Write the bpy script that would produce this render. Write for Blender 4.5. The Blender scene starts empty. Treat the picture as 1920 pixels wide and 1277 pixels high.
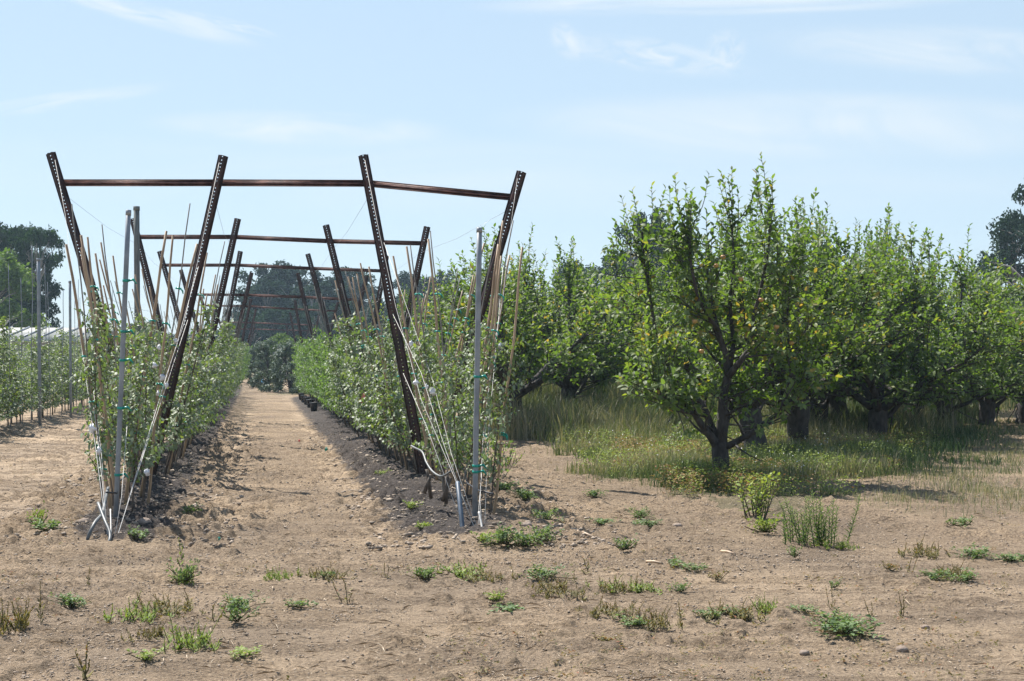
import bpy, math, random
import numpy as np
from mathutils import Vector, Matrix

C = bpy.context.scene.collection
F, HY, CX, HC = 2667.0, 672.0, 960.0, 1.6      # lens in photo pixels, horizon row, centre column, eye height
SLOPE = -0.178                                   # direction of the rows (dX/dY)
rnd = random.Random(7)
rs = np.random.RandomState(11)

# ------------------------------------------------------------------ helpers
def Wp(px, py, Y):
    return Vector(((px - CX) / F * Y, Y, HC + (HY - py) / F * Y))
def G(px, py):
    Y = F * HC / (py - HY)
    return Vector(((px - CX) / F * Y, Y, 0))

def _hash(ix, iy, seed):
    h = (ix.astype(np.int64) * 374761393 + iy.astype(np.int64) * 668265263 + seed * 1274126177) & 0xffffffff
    h = ((h ^ (h >> 13)) * 1274126177) & 0xffffffff
    h = h ^ (h >> 16)
    return (h & 0xffff) / 65535.0
def vnoise(x, y, seed=0):
    x = np.asarray(x, float); y = np.asarray(y, float)
    ix = np.floor(x); iy = np.floor(y); fx = x - ix; fy = y - iy
    fx = fx * fx * (3 - 2 * fx); fy = fy * fy * (3 - 2 * fy)
    a = _hash(ix, iy, seed); b = _hash(ix + 1, iy, seed); c = _hash(ix, iy + 1, seed); d = _hash(ix + 1, iy + 1, seed)
    return (a * (1 - fx) + b * fx) * (1 - fy) + (c * (1 - fx) + d * fx) * fy
def fbm(x, y, seed=0, o=3):
    s = 0; a = 1; t = 0
    for k in range(o):
        s = s + a * vnoise(x * 2 ** k + 17 * k, y * 2 ** k - 9 * k, seed + k); t += a; a *= .5
    return s / t
def sstep(a, b, x):
    t = np.clip((x - a) / (b - a), 0, 1); return t * t * (3 - 2 * t)

ROWL = lambda Y: -3.74 + SLOPE * (Y - 13.4)      # X of the left trellis row
ROWR = lambda Y: -1.13 + SLOPE * (Y - 18.3) + 0.0
ROWE = lambda Y: -11.1 + SLOPE * (Y - 30.9)      # far-left row of staked trees

def gh(x, y):
    """ground height"""
    x = np.asarray(x, float); y = np.asarray(y, float)
    z = (fbm(x * .25, y * .25, 3) - .5) * .10
    for row, y0, y1 in ((ROWL, 11.6, 100), (ROWR, 12.3, 60), (ROWE, 22, 60)):
        d = np.abs(x - row(y)); m = sstep(y0 - 1, y0 + 1, y) * (1 - sstep(y1, y1 + 4, y))
        z = z + .09 * np.exp(-(d / .55) ** 2) * m
        z = z + .03 * (fbm(x * 5, y * 5, 8) - .5) * np.exp(-(d / .9) ** 2) * m
    pc = (ROWL(y) + ROWR(y)) / 2
    for off in (-.75, .75):
        z = z - .025 * np.exp(-((x - pc - off) / .3) ** 2) * sstep(9, 12, y)
    return z
def gz(x, y): return float(gh(np.array([x]), np.array([y]))[0])

def mesh_np(name, V, faces, tint=None, smooth=False):
    """V (n,3); faces list of (k,m) index arrays"""
    me = bpy.data.meshes.new(name)
    V = np.asarray(V, np.float32)
    me.vertices.add(len(V)); me.vertices.foreach_set('co', V.ravel())
    idx = np.concatenate([f.ravel() for f in faces]).astype(np.int32)
    tot = np.concatenate([np.full(len(f), f.shape[1]) for f in faces]).astype(np.int32)
    st = np.concatenate([[0], np.cumsum(tot)[:-1]]).astype(np.int32)
    me.loops.add(len(idx)); me.loops.foreach_set('vertex_index', idx)
    me.polygons.add(len(tot)); me.polygons.foreach_set('loop_start', st)
    try: me.polygons.foreach_set('loop_total', tot)
    except Exception: pass
    if smooth: me.polygons.foreach_set('use_smooth', np.ones(len(tot), bool))
    me.update(calc_edges=True)
    if tint is not None:
        a = me.attributes.new('tint', 'FLOAT', 'POINT'); a.data.foreach_set('value', np.asarray(tint, np.float32))
    return me

def link(name, me, mat=None, parent=None, loc=None):
    o = bpy.data.objects.new(name, me); C.objects.link(o)
    if mat and me and not me.materials: me.materials.append(mat)
    if parent: o.parent = parent
    if loc is not None: o.location = loc
    return o
def tag(o, label=None, cat=None, group=None, kind=None):
    if label: o['label'] = label
    if cat: o['category'] = cat
    if group: o['group'] = group
    if kind: o['kind'] = kind
    return o
def empty(name, loc, rz=0):
    o = bpy.data.objects.new(name, None); C.objects.link(o); o.location = loc; o.rotation_euler = (0, 0, rz); o.empty_display_size = .1
    return o
def copy_tree(o, parent=None):
    c = o.copy(); C.objects.link(c); c.parent = parent
    for ch in o.children: copy_tree(ch, c)
    return c

class Tubes:
    def __init__(s): s.V = []; s.F4 = []; s.F3 = []; s.n = 0
    def tube(s, pts, rad, sides=6, cap=True):
        pts = np.array([tuple(p) for p in pts], float); k = len(pts)
        if np.isscalar(rad): rad = [rad] * k
        t = np.gradient(pts, axis=0); t /= np.linalg.norm(t, axis=1)[:, None] + 1e-9
        ref = np.array([0, 1, 0.]) if abs(t[0][1]) < .8 else np.array([1, 0, 0.])
        ang = np.arange(sides) * 2 * math.pi / sides
        for i in range(k):
            a = np.cross(t[i], ref); a /= np.linalg.norm(a) + 1e-9; b = np.cross(t[i], a)
            s.V.append(pts[i] + rad[i] * (np.cos(ang)[:, None] * a + np.sin(ang)[:, None] * b))
        i0 = s.n; j = np.arange(sides); jn = (j + 1) % sides
        for i in range(k - 1):
            A = i0 + i * sides
            s.F4.append(np.stack([A + j, A + jn, A + sides + jn, A + sides + j], 1))
        s.n += k * sides
        if cap:
            for i, p in ((0, pts[0]), (k - 1, pts[-1])):
                s.V.append(p[None]); A = i0 + i * sides
                tr = np.stack([A + j, A + jn, np.full(sides, s.n)], 1)
                s.F3.append(tr if i else tr[:, ::-1]); s.n += 1
    def box(s, c, x, y, z):
        """centre and three half-axis vectors"""
        c, x, y, z = (np.array(tuple(v), float) for v in (c, x, y, z))
        v = [c + a * x + b * y + d * z for d in (-1, 1) for b in (-1, 1) for a in (-1, 1)]
        s.V.append(np.array(v)); n = s.n
        s.F4.append(n + np.array([[0, 2, 3, 1], [4, 5, 7, 6], [0, 1, 5, 4], [2, 6, 7, 3], [0, 4, 6, 2], [1, 3, 7, 5]])); s.n += 8
    def mesh(s, name, smooth=True):
        fs = []
        if s.F4: fs.append(np.concatenate(s.F4))
        if s.F3: fs.append(np.concatenate(s.F3))
        return mesh_np(name, np.concatenate(s.V), fs, smooth=smooth)

def norm(a): return a / (np.linalg.norm(a, axis=-1, keepdims=True) + 1e-9)
class Leaves:
    def __init__(s): s.P = []; s.D = []; s.N = []; s.L = []; s.W = []; s.T = []
    def add(s, p, d, n, l, w, t):
        s.P.append(tuple(p)); s.D.append(tuple(d)); s.N.append(tuple(n)); s.L.append(l); s.W.append(w); s.T.append(t)
    def mesh(s, name, lod=0, droop=.18):
        P = np.array(s.P); D = norm(np.array(s.D)); N = np.array(s.N); L = np.array(s.L)[:, None]; Wd = np.array(s.W)[:, None] * .5
        S = norm(np.cross(D, N)); N = norm(np.cross(S, D)); n = len(P)
        f = lambda a, b, c: P + D * L * a + S * Wd * b + N * (c * L)
        if lod == 0:
            pts = [f(0, 0, 0), f(.3, .95, .06), f(.68, .8, .03 - droop * .4), f(1, 0, -droop), f(.68, -.8, .03 - droop * .4), f(.3, -.95, .06), f(.3, 0, 0), f(.68, 0, -droop * .45)]
            base = np.arange(n)[:, None] * 8
            q = np.concatenate([base + np.array([1, 6, 7, 2]), base + np.array([5, 4, 7, 6])])
            t = np.concatenate([base + np.array(k) for k in ([0, 6, 1], [2, 7, 3], [0, 5, 6], [4, 3, 7])])
            V = np.stack(pts, 1).reshape(-1, 3); return mesh_np(name, V, [q, t], np.repeat(s.T, 8), smooth=False)
        pts = [f(0, 0, 0), f(.45, 1, .06), f(1, 0, -droop), f(.45, -1, .06)]
        base = np.arange(n)[:, None] * 4
        V = np.stack(pts, 1).reshape(-1, 3)
        return mesh_np(name, V, [np.concatenate([base + np.array([0, 2, 1]), base + np.array([0, 3, 2])])], np.repeat(s.T, 4))

# ------------------------------------------------------------------ materials
def newmat(name):
    m = bpy.data.materials.new(name); m.use_nodes = True; nt = m.node_tree; nt.nodes.clear()
    out = nt.nodes.new('ShaderNodeOutputMaterial'); return m, nt, out
def ramp(nt, stops, fac=None):
    r = nt.nodes.new('ShaderNodeValToRGB'); e = r.color_ramp.elements
    while len(e) < len(stops): e.new(.5)
    for k, (p, c) in zip(e, stops): k.position = p; k.color = (*c, 1)
    if fac is not None: nt.links.new(fac, r.inputs[0])
    return r
def noise(nt, scale, detail=4, vec=None, rough=.55, dist=0):
    n = nt.nodes.new('ShaderNodeTexNoise'); n.inputs['Scale'].default_value = scale; n.inputs['Detail'].default_value = detail
    n.inputs['Roughness'].default_value = rough; n.inputs['Distortion'].default_value = dist
    if vec is not None: nt.links.new(vec, n.inputs['Vector'])
    return n
def mixc(nt, fac, a, b, mode='MIX'):
    m = nt.nodes.new('ShaderNodeMix'); m.data_type = 'RGBA'; m.blend_type = mode
    for s, v in ((m.inputs[0], fac), (m.inputs[6], a), (m.inputs[7], b)):
        if hasattr(v, 'is_output') or isinstance(v, bpy.types.NodeSocket): nt.links.new(v, s)
        elif isinstance(v, (int, float)): s.default_value = v
        else: s.default_value = (*v, 1)
    return m.outputs[2]
def math_(nt, op, a, b=None, clamp=False):
    m = nt.nodes.new('ShaderNodeMath'); m.operation = op; m.use_clamp = clamp
    for s, v in ((m.inputs[0], a), (m.inputs[1], b)):
        if v is None: continue
        if isinstance(v, bpy.types.NodeSocket): nt.links.new(v, s)
        else: s.default_value = v
    return m.outputs[0]

def leaf_mat(name, stops, rough=.45, trans=.35, under=None, spec=.3):
    rough += .12
    m, nt, out = newmat(name)
    at = nt.nodes.new('ShaderNodeAttribute'); at.attribute_name = 'tint'
    col = ramp(nt, stops, at.outputs['Fac']).outputs[0]
    geo = nt.nodes.new('ShaderNodeNewGeometry')
    if under: dcol = mixc(nt, geo.outputs['Backfacing'], col, mixc(nt, .6, col, under))
    else: dcol = col
    p = nt.nodes.new('ShaderNodeBsdfPrincipled'); nt.links.new(dcol, p.inputs['Base Color'])
    p.inputs['Roughness'].default_value = rough; p.inputs['Specular IOR Level'].default_value = spec
    tr = nt.nodes.new('ShaderNodeBsdfTranslucent')
    tc = mixc(nt, 1.0, col, (1.25, 1.3, .55), 'MULTIPLY'); nt.links.new(tc, tr.inputs['Color'])
    mx = nt.nodes.new('ShaderNodeMixShader'); mx.inputs[0].default_value = trans
    nt.links.new(p.outputs[0], mx.inputs[1]); nt.links.new(tr.outputs[0], mx.inputs[2]); nt.links.new(mx.outputs[0], out.inputs[0])
    return m

def simple_mat(name, ca, cb, scale=8, rough=.6, metal=0, bump=.0, bscale=40, detail=5, thr=(.35, .65), spec=.5, stretch=None):
    m, nt, out = newmat(name)
    tc = nt.nodes.new('ShaderNodeTexCoord'); vec = tc.outputs['Object']
    if stretch:
        mp = nt.nodes.new('ShaderNodeMapping'); mp.inputs['Scale'].default_value = stretch; nt.links.new(vec, mp.inputs['Vector']); vec = mp.outputs[0]
    n = noise(nt, scale, detail, vec)
    col = ramp(nt, [(thr[0], ca), (thr[1], cb)], n.outputs[0]).outputs[0]
    p = nt.nodes.new('ShaderNodeBsdfPrincipled'); nt.links.new(col, p.inputs['Base Color'])
    p.inputs['Roughness'].default_value = rough; p.inputs['Metallic'].default_value = metal; p.inputs['Specular IOR Level'].default_value = spec
    if bump:
        n2 = noise(nt, bscale, 4, vec); b = nt.nodes.new('ShaderNodeBump'); b.inputs['Strength'].default_value = bump; b.inputs['Distance'].default_value = .01
        nt.links.new(n2.outputs[0], b.inputs['Height']); nt.links.new(b.outputs[0], p.inputs['Normal'])
    nt.links.new(p.outputs[0], out.inputs[0]); return m

M = {}
M['steel'] = simple_mat('rusty_steel', (.022, .012, .012), (.07, .028, .022), 9, .5, .2, .3, 60, thr=(.4, .7))
M['beam'] = simple_mat('rusty_beam', (.07, .035, .034), (.25, .13, .11), 7, .4, .3, .3, 60, thr=(.35, .7))
M['grey_pipe'] = simple_mat('galvanised_grey', (.19, .21, .23), (.30, .32, .34), 6, .5, .3, .1, 30)
M['wood_post'] = simple_mat('weathered_post', (.10, .115, .11), (.19, .20, .19), 5, .8, 0, .4, 30, stretch=(8, 8, 1))
M['bamboo'] = simple_mat('bamboo', (.26, .17, .10), (.46, .34, .22), 4, .55, 0, .3, 20, stretch=(3, 3, .6))
M['thin_stake'] = simple_mat('thin_stake', (.14, .13, .115), (.24, .22, .19), 4, .6, 0, .2, 20)
M['bark'] = simple_mat('apple_bark', (.018, .016, .015), (.085, .074, .068), 14, .9, 0, 1.6, 38, thr=(.3, .7), stretch=(1, 1, .45))
M['sap_bark'] = simple_mat('young_bark', (.06, .045, .035), (.13, .10, .075), 20, .7)
M['euc_bark'] = simple_mat('pale_bark', (.20, .18, .16), (.38, .35, .31), 1.2, .8)
M['twine'] = simple_mat('white_twine', (.42, .40, .37), (.62, .60, .56), 30, .6)
M['wire'] = simple_mat('wire', (.25, .25, .26), (.4, .4, .4), 10, .4, .6)
M['hose'] = simple_mat('grey_hose', (.055, .065, .07), (.15, .155, .15), 8, .5)
M['dark_pipe'] = simple_mat('dark_pipe', (.035, .055, .08), (.08, .11, .15), 8, .5)
M['tie'] = simple_mat('teal_tape', (.0, .22, .16), (.02, .36, .27), 8, .35)
M['tag'] = simple_mat('white_tag', (.55, .56, .6), (.85, .85, .86), 14, .5)
M['pink'] = simple_mat('pink_tape', (.75, .12, .12), (.85, .2, .2), 8, .5)
M['blue'] = simple_mat('blue_plastic', (.05, .22, .42), (.08, .3, .5), 8, .5)
M['pot'] = simple_mat('black_pot', (.012, .013, .02), (.03, .032, .04), 8, .5)
M['roof'] = simple_mat('white_sheet', (.30, .30, .27), (.38, .38, .34), .6, .6)
M['wall'] = simple_mat('shed_wall', (.4, .4, .37), (.5, .5, .46), .6, .7)
M['stone'] = simple_mat('stone', (.16, .12, .09), (.32, .25, .2), 12, .9, 0, .5, 50)
M['clod'] = simple_mat('clod', (.19, .15, .112), (.38, .305, .235), 1.5, .95, 0, .6, 60, thr=(.3, .7))
M['apple'] = simple_mat('apple_skin', (.35, .06, .04), (.45, .3, .08), 5, .35)
M['leaf'] = leaf_mat('apple_leaf', [(0, (.046, .085, .024)), (.45, (.088, .15, .034)), (.8, (.15, .22, .045)), (.95, (.27, .29, .05)), (1, (.32, .22, .06))], .42, .50, (.22, .27, .14))
M['leaf_sap'] = leaf_mat('young_apple_leaf', [(0, (.06, .10, .042)), (.5, (.115, .175, .072)), (.85, (.18, .24, .09)), (1, (.25, .31, .07))], .42, .34, (.36, .40, .29))
M['leaf_bright'] = leaf_mat('bright_leaf', [(0, (.055, .11, .035)), (.6, (.105, .18, .055)), (1, (.17, .26, .07))], .45, .42, (.2, .28, .15))
M['leaf_euc'] = leaf_mat('eucalyptus_leaf', spec=.08, stops=[(0, (.016, .034, .026)), (.6, (.032, .060, .044)), (1, (.065, .10, .065))], rough=.8, trans=.2)
M['leaf_dark'] = leaf_mat('dark_leaf', spec=.06, stops=[(0, (.014, .036, .018)), (.6, (.03, .065, .03)), (1, (.06, .11, .045))], rough=.8, trans=.22)
M['leaf_lime'] = leaf_mat('lime_leaf', [(0, (.055, .11, .02)), (.6, (.115, .19, .035)), (1, (.2, .28, .06))], .5, .35)
M['leaf_olive'] = leaf_mat('grey_green_leaf', [(0, (.03, .055, .035)), (.6, (.06, .095, .06)), (1, (.12, .17, .11))], .45, .2, (.2, .25, .2))
M['weed'] = leaf_mat('weed_leaf', [(0, (.06, .11, .04)), (.6, (.135, .20, .08)), (1, (.24, .31, .15))], .5, .3)
M['weed_dry'] = leaf_mat('weed_dry', [(0, (.09, .085, .035)), (.45, (.19, .165, .07)), (.75, (.27, .19, .09)), (1, (.30, .13, .08))], .6, .25)
M['weed_yellow'] = leaf_mat('weed_yellow', [(0, (.13, .19, .04)), (.6, (.23, .30, .07)), (1, (.34, .38, .10))], .5, .3)
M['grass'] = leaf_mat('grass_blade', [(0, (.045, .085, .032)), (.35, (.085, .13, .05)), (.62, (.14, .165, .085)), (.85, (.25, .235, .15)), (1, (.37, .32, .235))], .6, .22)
M['straw'] = simple_mat('straw', (.30, .24, .17), (.50, .42, .32), 6, .8)
M['flower'] = simple_mat('white_flower', (.6, .58, .62), (.8, .78, .8), 30, .6)

# ground material
def ground_mat():
    m, nt, out = newmat('soil')
    tc = nt.nodes.new('ShaderNodeTexCoord'); V = tc.outputs['Object']
    at = nt.nodes.new('ShaderNodeAttribute'); at.attribute_name = 'mask'
    sep = nt.nodes.new('ShaderNodeSeparateColor'); nt.links.new(at.outputs['Color'], sep.inputs[0])
    n1 = noise(nt, .55, 5, V, .6); n2 = noise(nt, 4.0, 6, V, .65); n3 = noise(nt, 26, 5, V, .7); n4 = noise(nt, 90, 3, V, .6)
    fine = ramp(nt, [(.3, (.20, .153, .108)), (.48, (.335, .26, .185)), (.7, (.46, .365, .265))], n3.outputs[0]).outputs[0]
    sand = ramp(nt, [(.3, (.50, .40, .295)), (.7, (.62, .505, .38))], n2.outputs[0]).outputs[0]
    # dusty smooth sand patches where the attribute allows
    mp = nt.nodes.new('ShaderNodeMapping'); mp.inputs['Scale'].default_value = (.7, 2.0, 1); nt.links.new(V, mp.inputs['Vector'])
    sn = noise(nt, 1.6, 6, mp.outputs[0], .6, .6)
    sf = ramp(nt, [(.47, (0, 0, 0)), (.54, (1, 1, 1))], sn.outputs[0]).outputs[0]
    sfa = math_(nt, 'MULTIPLY', sf, sep.outputs['Blue'], True)
    col = mixc(nt, math_(nt, 'MULTIPLY', sfa, .8), fine, sand)
    n5 = noise(nt, 55, 6, V, .75)
    crumb = ramp(nt, [(.36, (.50, .49, .48)), (.5, (1, 1, 1)), (.64, (1.28, 1.27, 1.25))], n5.outputs[0]).outputs[0]
    col = mixc(nt, math_(nt, 'SUBTRACT', 1.0, math_(nt, 'MULTIPLY', sfa, .7)), col, mixc(nt, 1.0, col, crumb, 'MULTIPLY'))
    big = ramp(nt, [(.35, (.74, .74, .75)), (.65, (1.16, 1.14, 1.1))], n1.outputs[0]).outputs[0]
    col = mixc(nt, 1.0, col, big, 'MULTIPLY')
    col = mixc(nt, 1.0, col, (1.0, .965, .925), 'MULTIPLY')
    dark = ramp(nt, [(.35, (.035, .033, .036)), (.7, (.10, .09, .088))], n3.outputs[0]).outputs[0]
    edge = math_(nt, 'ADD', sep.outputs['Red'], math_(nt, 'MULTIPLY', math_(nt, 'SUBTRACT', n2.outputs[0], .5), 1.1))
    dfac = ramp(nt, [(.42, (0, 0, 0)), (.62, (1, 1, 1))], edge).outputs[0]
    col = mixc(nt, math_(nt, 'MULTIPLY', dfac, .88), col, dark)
    lit = ramp(nt, [(.3, (.10, .10, .05)), (.5, (.20, .17, .10)), (.75, (.34, .28, .19))], n3.outputs[0]).outputs[0]
    ge = math_(nt, 'ADD', sep.outputs['Green'], math_(nt, 'MULTIPLY', math_(nt, 'SUBTRACT', n2.outputs[0], .5), .9))
    gf = ramp(nt, [(.4, (0, 0, 0)), (.7, (1, 1, 1))], ge).outputs[0]
    col = mixc(nt, math_(nt, 'MULTIPLY', gf, .85), col, lit)
    p = nt.nodes.new('ShaderNodeBsdfPrincipled'); nt.links.new(col, p.inputs['Base Color']); p.inputs['Roughness'].default_value = .95
    p.inputs['Specular IOR Level'].default_value = .15
    inv = math_(nt, 'SUBTRACT', 1.0, math_(nt, 'MULTIPLY', sfa, .85))
    h = math_(nt, 'MULTIPLY', math_(nt, 'ADD', n3.outputs[0], math_(nt, 'MULTIPLY', n5.outputs[0], .7)), inv)
    b = nt.nodes.new('ShaderNodeBump'); b.inputs['Strength'].default_value = 1.0; b.inputs['Distance'].default_value = .075
    nt.links.new(h, b.inputs['Height']); nt.links.new(b.outputs[0], p.inputs['Normal'])
    nt.links.new(p.outputs[0], out.inputs[0]); return m
M['soil'] = ground_mat()

# ------------------------------------------------------------------ ground
def poly_in(px, py, poly):
    inside = np.zeros(px.shape, bool); n = len(poly)
    for i in range(n):
        x0, y0 = poly[i]; x1, y1 = poly[(i + 1) % n]
        c = ((y0 > py) != (y1 > py)) & (px < (x1 - x0) * (py - y0) / (y1 - y0 + 1e-9) + x0)
        inside ^= c
    return inside
# outline of the grown-over orchard floor, given in (direction, depth) coordinates of the eye point and turned into ground metres
GR = [(925, 830), (1000, 832), (1090, 838), (1120, 870), (1150, 905), (1230, 915), (1330, 945), (1420, 955), (1500, 920), (1600, 905), (1680, 875), (1760, 830), (1820, 780), (1960, 757), (2300, 752), (2300, 690), (880, 690), (890, 760)]
GRW = [tuple(G(*p)[:2]) for p in GR]
DRY = [(1560, 930), (1760, 905), (1830, 850), (1850, 770), (2300, 760), (2300, 990), (1920, 960), (1800, 985), (1650, 960)]
DRYW = [tuple(G(*p)[:2]) for p in DRY]
def ground():
    fine = []; y = 4.6
    while y < 40: fine.append(y); y *= 1.0029
    ys = [-400, -80, -25, -8, 0, 2.5, 4] + fine
    while y < 9000: ys.append(y); y *= 1.06
    ys = np.array(ys)
    u = np.concatenate([[-60, -12, -4, -1.6, -.8, -.55], np.linspace(-.45, .45, 820), [.55, .8, 1.6, 4, 12, 60]])
    w = np.maximum(ys, 4.6)
    X = u[None, :] * w[:, None]; Y = np.repeat(ys[:, None], len(u), 1)
    x = X.ravel(); yy = Y.ravel()
    z = gh(x, yy)
    near = (1 - sstep(30, 40, yy)) * sstep(3.5, 4.6, yy) * (np.abs(x) < .5 * np.maximum(yy, 4.6))
    rowd = np.minimum(np.abs(x - ROWL(yy)), np.abs(x - ROWR(yy)))
    pathw = (x > ROWL(yy)) & (x < ROWR(yy)) & (yy > 12)
    rough = .35 + .9 * sstep(.42, .6, fbm(x * .7, yy * .7, 31)) + 1.3 * np.exp(-((rowd - .75) / .5) ** 2) * sstep(11, 13, yy)
    c1 = fbm(x * 9, yy * 9, 41, 2); c2 = fbm(x * 24, yy * 24, 51, 2)
    z = z + near * rough * (.034 * sstep(.5, .85, c1) + .010 * (c2 - .5) + .012 * (fbm(x * 3.1, yy * 4.3, 44, 2) - .5))
    # transverse tractor ripples on the track
    z = z + near * .008 * np.sin(yy * 9 + 5 * vnoise(x * .8, yy * .5, 61)) * sstep(.3, .7, vnoise(x * .9, yy * .9, 62))
    z = np.where(yy > 45, z * (1 - sstep(45, 70, yy)), z)
    nr, nc = len(ys), len(u)
    i = (np.arange(nr - 1)[:, None] * nc + np.arange(nc - 1)[None, :]).ravel()
    q = np.stack([i, i + 1, i + nc + 1, i + nc], 1)
    me = mesh_np('ground', np.stack([x, yy, z], 1), [q], smooth=True)
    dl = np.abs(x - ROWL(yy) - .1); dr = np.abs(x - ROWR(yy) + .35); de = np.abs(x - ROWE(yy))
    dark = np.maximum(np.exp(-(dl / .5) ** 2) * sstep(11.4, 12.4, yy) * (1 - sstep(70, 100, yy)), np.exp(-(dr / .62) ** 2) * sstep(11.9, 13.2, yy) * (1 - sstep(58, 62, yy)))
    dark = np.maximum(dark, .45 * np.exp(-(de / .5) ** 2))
    gr = poly_in(x + (fbm(x * 1.3, yy * 1.3, 93) - .5) * 2.2, yy + (fbm(x * 1.1, yy * 1.1, 94) - .5) * 3.2, GRW).astype(float); dry = poly_in(x, yy, DRYW).astype(float) * .42
    gr = np.maximum(gr, dry); gr = np.maximum(gr, sstep(58, 66, yy) * (x > -11) * .9)
    gr = np.maximum(gr, sstep(110, 130, yy)); gr = np.maximum(gr, (x < ROWE(yy) - 2.0) * .5)
    sand = np.clip(1.15 - sstep(9.5, 13.5, yy) * .75, 0, 1) * (1 - .7 * sstep(1, 0, 0))
    lane = np.exp(-((np.abs(x - (ROWL(yy) + ROWR(yy)) / 2) - .72) / .24) ** 2); sand = np.where(pathw, .15 + .3 * lane, sand) ; sand = np.where(x < ROWL(yy) - 1, .5, sand)
    a = me.attributes.new('mask', 'FLOAT_COLOR', 'POINT')
    a.data.foreach_set('color', np.stack([dark, gr, sand, np.ones_like(dark)], 1).astype(np.float32).ravel())
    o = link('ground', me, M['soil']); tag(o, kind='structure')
ground()

# clods of soil
def clods():
    t = (1 + 5 ** .5) / 2
    B = norm(np.array([(-1, t, 0), (1, t, 0), (-1, -t, 0), (1, -t, 0), (0, -1, t), (0, 1, t), (0, -1, -t), (0, 1, -t), (t, 0, -1), (t, 0, 1), (-t, 0, -1), (-t, 0, 1)], float))
    Fc = np.array([(0, 11, 5), (0, 5, 1), (0, 1, 7), (0, 7, 10), (0, 10, 11), (1, 5, 9), (5, 11, 4), (11, 10, 2), (10, 7, 6), (7, 1, 8), (3, 9, 4), (3, 4, 2), (3, 2, 6), (3, 6, 8), (3, 8, 9), (4, 9, 5), (2, 4, 11), (6, 2, 10), (8, 6, 7), (9, 8, 1)])
    n = 110000
    y = 5.5 * (30 / 5.5) ** rs.rand(n); x = (rs.rand(n) - .5) * .84 * y
    rowd = np.minimum(np.abs(x - ROWL(y)), np.abs(x - ROWR(y)))
    p = .2 + .6 * sstep(.5, .66, fbm(x * .9, y * .9, 31)) + .75 * np.exp(-((rowd - .7) / .45) ** 2) * (y > 11)
    gm = poly_in(x, y, GRW); keep = (rs.rand(n) < p) & ~gm
    x, y = x[keep], y[keep]; rowd = rowd[keep]; n = len(x)
    s = .0025 + .0065 * rs.rand(n) ** 3 * np.clip(y / 9, .8, 1.6) + .020 * (rs.rand(n) ** 5) * (rowd < 1.2) * (y > 12)
    V = B[None] * (1 + .95 * (rs.rand(n, 12, 1) - .5)) * s[:, None, None] * np.stack([.8 + rs.rand(n) * .7, .8 + rs.rand(n) * .7, .5 + rs.rand(n) * .4], 1)[:, None, :]
    V = V + np.stack([x, y, gh(x, y) + s * .4 + .006], 1)[:, None, :]
    me = mesh_np('soil_clods', V.reshape(-1, 3), [(np.arange(n)[:, None, None] * 12 + Fc[None]).reshape(-1, 3)])
    tag(link('soil_clods', me, M['clod']), 'crumbly brown clods scattered over the bare soil', 'soil clods', kind='stuff')
clods()

# ------------------------------------------------------------------ branching
def grow(p, d, length, n, up=.0, wob=.12, r=rnd):
    p = np.array(p, float); d = norm(np.array(d, float)); pts = [p.copy()]; st = length / n
    for i in range(n):
        d = norm(d + np.array([r.gauss(0, wob), r.gauss(0, wob), r.gauss(0, wob) * .6 + up]))
        p = p + d * st; pts.append(p.copy())
    return pts
def along(pts, t):
    k = t * (len(pts) - 1); i = min(int(k), len(pts) - 2); f = k - i
    return pts[i] * (1 - f) + pts[i + 1] * f, norm(pts[i + 1] - pts[i])
def shoot(T, Lv, p, d, length, r, up=.12, leaf=.085, step=.045, rad=.005, tint=(.3, .2), lod=0, skip=0.0):
    pts = grow(p, d, length, 4, up, .07, r)
    if T: T.tube(pts, [rad, rad * .85, rad * .7, rad * .55, rad * .4], 4 if lod == 0 else 3, cap=False)
    n = max(3, int(length / step)); a = r.random() * 6.28; t0 = tint[0] + r.gauss(0, .08)
    for k in range(n):
        t = (k + .5) / n
        if t < skip: continue
        q, dd = along(pts, t); a += 2.4
        side = norm(np.cross(dd, (0, 0, 1)) + 1e-4); oth = np.cross(dd, side)
        rad_ = math.cos(a) * side + math.sin(a) * oth
        ld = dd * (.55 + .5 * t) + rad_ * (.9 - .3 * t) + np.array([0, 0, r.gauss(.0, .22) - .12])
        nn = np.array([0, 0, 1.]) * .8 + dd * .6 - rad_ * .3 + np.array([r.gauss(0, .35) for _ in range(3)])
        L = leaf * (1 - .35 * abs(t - .5)) * r.uniform(.75, 1.15)
        Lv.add(q, ld, nn, L, L * r.uniform(.45, .58), min(1, max(0, t0 + r.gauss(0, tint[1]) + .15 * t)))
    return pts

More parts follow.
